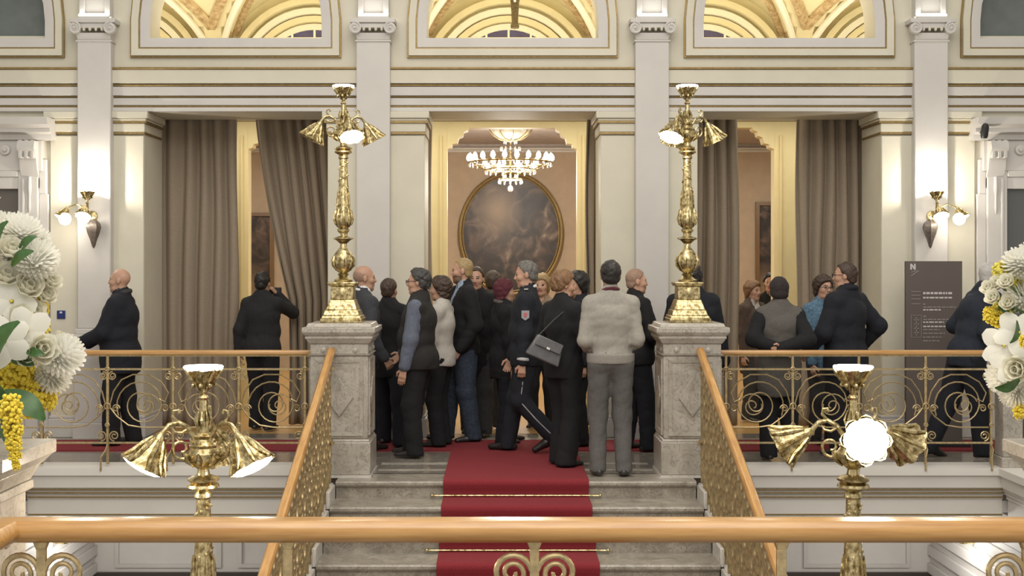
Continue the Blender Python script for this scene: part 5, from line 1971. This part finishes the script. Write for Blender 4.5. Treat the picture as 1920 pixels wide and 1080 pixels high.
    if hem < 0.86:
        hzm = hem * S
        g.ell(np.array((pel[0], pel[1], (0.93 + hem) / 2 * S)), (0.178 * S * (1 + 0.6 * fat) + loose, 0.135 * S * f + loose, (0.93 - hem) / 2 * S + 0.17))
        if hem < 0.6:
            for (a, k_, b) in legs:
                g.cone(a, a + (k_ - a) * 0.85, 0.115 * S + loose, 0.11 * S + loose)
    ns = len(g.pr)
    ga = SDF(0.0135, 0.035)
    sl = g if sleevem is None else ga
    for (a, e, b) in arms:
        if sleeves == 'long':
            u = unit(b - e)
            sl.chain([a, e, b - u * 0.012], [0.059 * S + loose, 0.05 * S + loose, 0.04 * S + loose * 0.8])
        elif sleeves == 'short':
            sl.chain([a, a + (e - a) * 0.75], [0.064 * S + loose, 0.058 * S + loose])
    g.cut(lambda X, Y, Z: np.where(np.abs(X - pel[0]) < 0.21 * S + loose, hem * S + 0.006 * np.sin(X * 30) - Z, -1.0) + 0 * Y if hem > 0.7 else hem * S + 0.006 * np.sin(X * 30) - Z + 0 * Y)
    # neck hole
    g.cut(lambda X, Y, Z: 0.060 * S - np.sqrt((X - neckb[0]) ** 2 + (Y - neckb[1] - 0.012) ** 2 + (np.minimum(0, Z - neckb[2] + 0.01)) ** 2))
    if vneck:
        vw, vz = vneck
        def vcut(X, Y, Z):
            tt = np.clip((Z - vz * S) / (neckb[2] - vz * S), 0, 1.2)
            return np.minimum(vw * tt * S - np.abs(X - chest[0]), (Y - chest[1]) - 0.02) + 0 * Z
        g.cut(vcut)
    v3, q3 = g.mesh(0.0045, 1.0, seed + 1)
    np_obj(top, [(v3, q3, 0)], [topm], t)
    if sleevem is not None:
        v3, q3 = ga.mesh(0.004, 1.0, seed + 2)
        np_obj('shirt_sleeves', [(v3, q3, 0)], [sleevem], t)
    if shirtm is not None:
        g = SDF(0.014, 0.035)
        torso(g, 0.006)
        g.cone(neckb + (0, -0.012, -0.01), neckb + (0, 0.0, 0.045 * S), 0.068 * S, 0.062 * S)
        g.cut(lambda X, Y, Z: 0.96 * S - Z + 0 * X + 0 * Y)
        g.cut(lambda X, Y, Z: 0.052 * S - np.sqrt((X - neckb[0]) ** 2 + (Y - neckb[1] - 0.008) ** 2 + (np.minimum(0, Z - neckb[2] + 0.02)) ** 2))
        v3, q3 = g.mesh(0.002, 1.0, seed)
        np_obj('shirt', [(v3, q3, 0)], [shirtm], t)
    if collar is not None:
        g = SDF(0.011, 0.012)
        for k in range(14):
            a = 2 * PI * k / 14 + 0.5 * PI + 0.22
            a2 = 2 * PI * (k + 1) / 14 + 0.5 * PI + 0.22
            if k == 13:
                continue
            r = (0.066 if collar in (WHITES, WINE) else 0.078) * S
            cr_ = (0.014 if collar in (WHITES, WINE) else 0.022) * S
            g.cone(neckb + (r * math.cos(a), r * 1.05 * math.sin(a) - 0.008, 0.02 * S - 0.03 * S * math.sin(a)), neckb + (r * math.cos(a2), r * 1.05 * math.sin(a2) - 0.008, 0.02 * S - 0.03 * S * math.sin(a2)), cr_, cr_)
        v3, q3 = g.mesh(0.002, 1, seed)
        np_obj('collar', [(v3, q3, 0)], [collar], t)
    if glasses:
        m = MB()
        for q in (-1, 1):
            m.tube([P(q * 0.032 + 0.02 * math.cos(2 * PI * k / 14), 0.104, 0.002 + 0.016 * math.sin(2 * PI * k / 14)) for k in range(14)], 0.0025, 5, closed=True)
            m.tube([P(q * 0.052, 0.104, 0.006), P(q * 0.075, 0.08, 0.008), P(q * 0.08, -0.005, 0.008)], 0.0025, 5)
        m.tube([P(-0.012, 0.104, 0.004), P(0.012, 0.104, 0.004)], 0.0025, 5)
        m.build('eyeglasses', BLACK, t)
    info = dict(t=t, S=S, head=head, P=P, arms=arms, legs=legs, pel=pel, chest=chest, neckb=neckb, shc=shc)
    return info


NAVY = fabric('navy', (0.0081, 0.0093, 0.0157))
BLACKF = fabric('black', (0.0064, 0.0064, 0.0081))
CHAR = fabric('charcoal', (0.0162, 0.0162, 0.0186))
DGREY = fabric('dark_grey', (0.0416, 0.0400, 0.0400))
SUIT = fabric('grey_suit', (0.0440, 0.0464, 0.0544))
VEST = fabric('vest', (0.0174, 0.0162, 0.0151))
BLUESH = fabric('blue_shirt', (0.12, 0.138, 0.185))
WHITEJ = fabric('white_jacket', (0.50, 0.47, 0.42), 0.1)
WHITES = fabric('white_shirt', (0.68, 0.68, 0.68), 0.05)
LBLUE = fabric('light_blue', (0.28, 0.34, 0.44), 0.1)
JEANS = fabric('jeans', (0.035, 0.05, 0.078), 0.45)
SWEAT = fabric('grey_sweater', (0.33, 0.31, 0.27), 0.12)
TROUG = fabric('grey_trousers', (0.115, 0.11, 0.105), 0.15)
GREYC = fabric('grey_coat', (0.105, 0.095, 0.085), 0.15)
BROWNC = fabric('brown_coat', (0.085, 0.058, 0.045), 0.2)
UNIF = fabric('uniform', (0.0104, 0.0122, 0.0191))
TEAL = fabric('teal_blue', (0.12, 0.22, 0.32), 0.5)
TAN = fabric('tan', (0.30, 0.21, 0.14), 0.3)
WINE = fabric('wine', (0.10, 0.02, 0.03), 0.3)
KNIT = fabric('knit_cap', (0.030, 0.022, 0.022), 0.3)
H_DARK = mat('hair_black', (0.014, 0.011, 0.010), 0.5, var=0.3, scale=60)
H_BROWN = mat('hair_brown', (0.055, 0.032, 0.02), 0.55, var=0.3, scale=60)
H_GREY = mat('hair_grey', (0.17, 0.16, 0.145), 0.6, var=0.45, scale=50)
H_DGREY = mat('hair_dark_grey', (0.055, 0.052, 0.05), 0.6, var=0.5, scale=50)
H_GING = mat('hair_ginger', (0.22, 0.115, 0.05), 0.55, var=0.4, scale=60)
H_BLOND = mat('hair_blond', (0.40, 0.28, 0.13), 0.55, var=0.4, scale=60)
H_WHITE = mat('hair_white', (0.50, 0.48, 0.45), 0.6, var=0.2, scale=50)
H_STUB = mat('hair_stubble', (0.33, 0.21, 0.15), 0.7, var=0.2, scale=60)
BEARD = mat('beard', (0.20, 0.115, 0.07), 0.8, var=0.3, scale=60)

# left end of the landing
p = person('bald stout man in a long navy coat, standing in profile at far left', 226, 12.0, 180, 1.70, 'coat', 'trousers', NAVY, BLACKF, None, None, 1.0, fat=0.30,
           lh=(0.13, 0.34, 1.03), rh=(0.10, 0.36, 1.0), hem=0.72, loose=0.02, collar=DGREY, nod=-4, vneck=(0.02, 1.1), shirtm=DGREY, lf=(0.09, 0.06, 0), rf=(0.09, -0.1, 0))
for z in (1.28, 1.06, 0.9):
    m = MB()
    m.sphere((-0.13, 0.12 if z > 1.2 else 0.2, z), 0.016, 10, 6)
    m.build('button', mat('button_grey', (0.3, 0.3, 0.3), 0.3), p['t'])
p = person('man in a dark jacket seen from behind holding a camera in the left doorway', 492, 13.1, 78, 1.66, 'jacket', 'trousers', CHAR, BLACKF, H_DARK, 'short', 0.9, fat=0.12,
           lh=(0.27, -0.02, 0.86), rh=(0.11, 0.17, 1.50), rpole=(0.9, -0.1, -1.3), hem=0.84, loose=0.012, lf=(0.1, 0.05, 0), rf=(0.1, -0.05, 0))
t = thing('camera', 'small black camera raised by the man in the left doorway', 'camera', (XW(516, 13.25), 13.27, ZW(545, 13.25)))
m = MB()
m.box(-0.06, 0.06, -0.03, 0.03, -0.04, 0.035)
m.build('camera_body', BLACK, t, bevel=0.008)
m = MB()
m.lathe([(0.03, 0), (0.033, 0.02), (0.03, 0.06)], 16, (0, 0.03, 0), Matrix.Rotation(-PI / 2, 4, 'X'))
m.build('lens', BLACK, t)

# group around the stair head, left half
person('bald man in a grey suit with white collar beside the left lamp pedestal', 682, 11.5, 28, 1.73, 'suit_jacket', 'trousers', SUIT, NAVY, H_STUB, 'fringe', 0.95,
       rh=(0.22, 0.12, 0.9), lh=(0.2, 0.14, 0.95), hem=0.78, loose=0.008, shirtm=WHITES, vneck=(0.07, 1.1), collar=WHITES, turn=-12, rf=(0.12, -0.12, 0), lf=(0.08, 0.1, 0))
person('dark-haired person in a black suit behind the bald man in grey', 729, 12.0, 70, 1.60, 'jacket', 'trousers', BLACKF, NAVY, H_BROWN, 'short', 0.9,
       rh=(0.26, 0.2, 0.92), hem=0.72, loose=0.015, rf=(0.2, -0.15, 0), lf=(0.1, 0.1, 0))
person('grey-haired man with glasses in a dark vest over a blue shirt, facing left', 786, 11.3, 172, 1.695, 'vest', 'trousers', VEST, BLACKF, H_DGREY, 'full', 1.0, fat=0.18,
       lh=(0.235, 0.10, 0.80), rh=(0.2, 0.2, 0.95), hem=0.82, loose=0.018, sleevem=BLUESH, glasses=True, hand_open=True, lf=(0.1, 0.02, 0), rf=(0.11, 0.1, 0))
person('dark-haired woman in a white jacket behind the man in the vest', 827, 11.92, 165, 1.615, 'jacket', 'trousers', WHITEJ, BLACKF, H_BROWN, 'bob', 1.0,
       lh=(0.2, 0.12, 0.84), rh=(0.2, 0.12, 0.85), hem=0.84, loose=0.008, flare=0.01)
person('tall bearded man in a black jacket and blue jeans, facing left', 868, 12.3, 200, 1.80, 'jacket', 'trousers', BLACKF, JEANS, H_BLOND, 'buzz', 1.0,
       lh=(0.22, 0.1, 0.90), rh=(0.22, 0.08, 0.85), hem=0.83, loose=0.02, shirtm=LBLUE, vneck=(0.085, 0.96), beard=BEARD, turn=-22, lf=(0.12, -0.06, 0), rf=(0.1, 0.14, 0))
person('man with dark hair in a black coat facing the viewer behind the jeans man', 893, 12.75, 262, 1.71, 'coat', 'trousers', BLACKF, DGREY, H_BROWN, 'short', 1.0,
       hem=0.62, loose=0.02, fine=False, lf=(0.1, 0.1, 0), rf=(0.1, -0.1, 0))
person('person in a brown coat seen from behind in the middle of the crowd', 925, 13.35, 80, 1.66, 'coat', 'trousers', BROWNC, DGREY, H_BROWN, 'full', 0.95, hem=0.66, loose=0.02, fine=False, rf=(0.1, -0.16, 0), lf=(0.1, 0.12, 0))
person('person in a black coat with wine-red scarf behind the officer', 945, 12.15, 15, 1.585, 'coat', 'trousers', BLACKF, NAVY, WINE, 'bob', 0.95, hem=0.70, loose=0.018, fine=False, collar=GREYC, lf=(0.1, 0.08, 0), rf=(0.1, -0.04, 0))
# uniformed officer
p = person('grey-haired officer in a dark blue uniform walking left', 988, 11.5, 176, 1.765, 'uniform_jacket', 'trousers', UNIF, UNIF, H_GREY, 'short', 1.0, fat=0.06,
           lh=(0.225, 0.03, 0.80), rh=(0.2, 0.16, 0.85), hem=0.80, loose=0.012, collar=WHITES, hand_open=False, lf=(0.09, -0.22, 0.10), rf=(0.1, 0.18, 0), nod=6)
a, e, b = p['arms'][0]
q = e + (b - e) * 0.86
u = unit(b - e)
m = MB()
m.lathe([(0.052, -0.012), (0.056, -0.004), (0.056, 0.012), (0.05, 0.018)], 20, tuple(q), Vector(u).to_track_quat('Z', 'Y').to_matrix().to_4x4(), cap=False)
m.build('cuff_stripe', mat('cuff_pale', (0.42, 0.42, 0.42), 0.7), p['t'])
q = a + (e - a) * 0.45
m = MB()
m.prism([(-0.035, 0.045), (0.035, 0.045), (0.035, -0.02), (0.0, -0.045), (-0.035, -0.02)], -0.006, 0.006, 'x')
o = m.build('sleeve_badge', mat('badge_grey', (0.3, 0.3, 0.33), 0.6), p['t'], angle=0)
o.location = q + np.array((-0.075, 0, 0))
m = MB()
m.prism([(-0.016, 0.02), (0.016, 0.02), (0.012, -0.012), (0.0, -0.02), (-0.012, -0.012)], -0.004, 0.004, 'x')
o2 = m.build('badge_emblem', mat('badge_red', (0.5, 0.12, 0.11), 0.6), o, angle=0)
o2.location = (-0.006, 0, 0.004)
m = MB()
m.cbox((0, 0, 0), (0.07, 0.035, 0.012))
o = m.build('shoulder_strap', mat('cuff_pale', (0.42, 0.42, 0.42)), p['t'])
o.location = p['shc'] + np.array((-0.13, 0.0, 0.078))
a, k_, b = p['legs'][0]
m = MB()
m.tube([a + (-0.098, 0, -0.1), (a + k_) / 2 + (-0.092, 0, 0), k_ + (-0.08, 0, 0), (k_ + b) / 2 + (-0.076, 0, 0), b + (-0.07, 0, 0.02)], 0.006, 5)
m.build('trouser_piping', mat('cuff_pale', (0.42, 0.42, 0.42)), p['t'])

person('blond woman facing the viewer in the crowd behind the officer', 1016, 13.3, 255, 1.63, 'jacket', 'trousers', TAN, CHAR, H_BLOND, 'bob', 1.1, hem=0.78, fine=False)
person('dark-haired person in a navy jacket behind the ginger-haired woman', 1084, 11.95, 200, 1.66, 'jacket', 'trousers', NAVY, BLACKF, H_DARK, 'bob', 1.0, hem=0.74, fine=False, loose=0.01)
# woman in black with handbag
p = person('ginger-haired woman in black with a grey handbag under her arm', 1056, 10.72, 42, 1.675, 'jacket', 'trousers', BLACKF, BLACKF, H_GING, 'full', 1.05,
           lh=(0.2, 0.24, 1.02), rh=(0.18, 0.26, 1.02), hem=0.80, loose=0.012, flare=0.025, turn=-22, nod=8, lf=(0.08, 0.04, 0), rf=(0.08, -0.04, 0))
t = thing('handbag', 'grey leather handbag tucked under the arm of the woman in black', 'handbag', (XW(1024, 10.55), 10.5, ZW(655, 10.5)), math.radians(8))
t.rotation_euler = (0, math.radians(24), math.radians(12))
m = MB()
m.frustum((0, 0), -0.10, 0.09, 0.15, 0.045, 0.12, 0.02)
o = m.build('bag_body', mat('grey_leather', (0.115, 0.115, 0.12), 0.4, var=0.2, scale=20), t, bevel=0.012)
m = MB()
m.box(-0.115, 0.115, -0.05, -0.03, 0.0, 0.085)
m.build('bag_flap', mat('grey_leather_flap', (0.14, 0.14, 0.145), 0.4, var=0.2, scale=20), t, bevel=0.006)
m = MB()
m.box(-0.015, 0.015, -0.058, -0.048, 0.0, 0.02)
m.build('clasp', CRYSTAL, t, bevel=0.003)
m = MB()
m.tube([(-0.11, 0.0, 0.08), (-0.03, 0.03, 0.26), (0.05, 0.06, 0.40), (0.13, 0.1, 0.46)], 0.005, 6)
m.build('bag_strap', mat('strap_leather', (0.05, 0.05, 0.055), 0.5), t)

# man in the grey sweater, nearest figure
p = person('man in a light grey sweater and grey trousers seen from behind', 1145, 10.28, 92, 1.765, 'sweater', 'trousers', SWEAT, TROUG, H_DARK, 'short', 0.95, fat=0.06,
       lh=(0.16, 0.20, 1.02), rh=(0.16, 0.20, 1.02), lpole=(0.35, -1.0, -0.6), rpole=(0.35, -1.0, -0.6), hem=0.985, loose=0.006, lf=(0.105, 0.0, 0), rf=(0.105, -0.02, 0), shoe=(0.03, 0.027, 0.026), collar=WINE)
g = SDF(0.012, 0.03)
g.ell((0, 0.008, 0.985), (0.198, 0.158, 0.36))
g.cut(lambda X, Y, Z: 0.925 - Z + 0 * X + 0 * Y)
g.cut(lambda X, Y, Z: Z - 1.01 + 0 * X + 0 * Y)
v3, q3 = g.mesh()
np_obj('ribbed_hem', [(v3, q3, 0)], [fabric('grey_rib', (0.27, 0.25, 0.22), 0.1)], p['t'])
person('smiling bald man in a black polo shirt, facing right', 1192, 11.65, 18, 1.695, 'polo_shirt', 'trousers', BLACKF, NAVY, H_STUB, 'buzz', 1.15, fat=0.15,
       rh=(0.2, 0.30, 1.06), lh=(0.2, 0.28, 1.04), hem=0.84, loose=0.014, turn=-8, rf=(0.1, 0.08, 0), lf=(0.1, -0.06, 0))
person('man in a navy jacket hidden behind the right lamp pedestal', 1300, 11.3, 95, 1.74, 'jacket', 'trousers', NAVY, BLACKF, H_DARK, 'short', 0.95, fat=0.25, hem=0.80, loose=0.018,
       lh=(0.29, 0.0, 0.85), rh=(0.29, 0.0, 0.85))

# right part of the landing
person('person in a knit cap and grey coat with hands clasped behind the back', 1461, 11.1, 86, 1.615, 'coat', 'trousers', GREYC, BLACKF, KNIT, 'cap', 1.0, fat=0.12,
       lh=(0.03, -0.22, 1.08), rh=(0.0, -0.24, 1.10), lpole=(0.9, -0.5, -0.7), rpole=(0.9, -0.5, -0.7), hem=0.62, loose=0.018, sleevem=BLACKF)
person('man with glasses in a big navy coat facing left near the right curtain', 1586, 11.3, 128, 1.755, 'coat', 'trousers', NAVY, BLACKF, H_BROWN, 'short', 1.0, fat=0.18,
       lh=(0.24, 0.24, 0.95), rh=(0.30, 0.06, 0.98), hem=0.72, loose=0.022, glasses=True, turn=28, collar=NAVY)
person('woman with glasses in a light blue top talking to the man in navy', 1543, 12.1, 290, 1.625, 'jacket', 'trousers', TEAL, DGREY, H_BROWN, 'bob', 1.1, hem=0.78, glasses=True, loose=0.005, lh=(0.2, 0.18, 1.0), rh=(0.2, 0.1, 0.85))
person('woman with reddish hair and pale scarf inside the right doorway', 1411, 13.9, 310, 1.555, 'coat', 'trousers', BROWNC, DGREY, H_GING, 'bob', 1.0, hem=0.6, shirtm=WHITEJ, vneck=(0.07, 0.95), fine=False, loose=0.01)
person('dark-haired man in black far inside the right doorway', 1444, 16.0, 255, 1.62, 'jacket', 'trousers', BLACKF, BLACKF, H_DARK, 'full', 1.0, hem=0.78, fine=False)
person('white-haired man in a navy jacket leaning on the railing at far right', 1822, 11.25, 8, 1.77, 'jacket', 'trousers', fabric('navy_light', (0.0154, 0.0210, 0.0336)), NAVY, H_WHITE, 'buzz', 0.95,
       rh=(0.12, 0.22, 1.0), lh=(0.2, 0.2, 1.02), lean=(0.12, 0.0), hips=(0, -0.05), lf=(0.1, -0.34, 0.05), rf=(0.1, 0.05, 0), hem=0.82, loose=0.02)
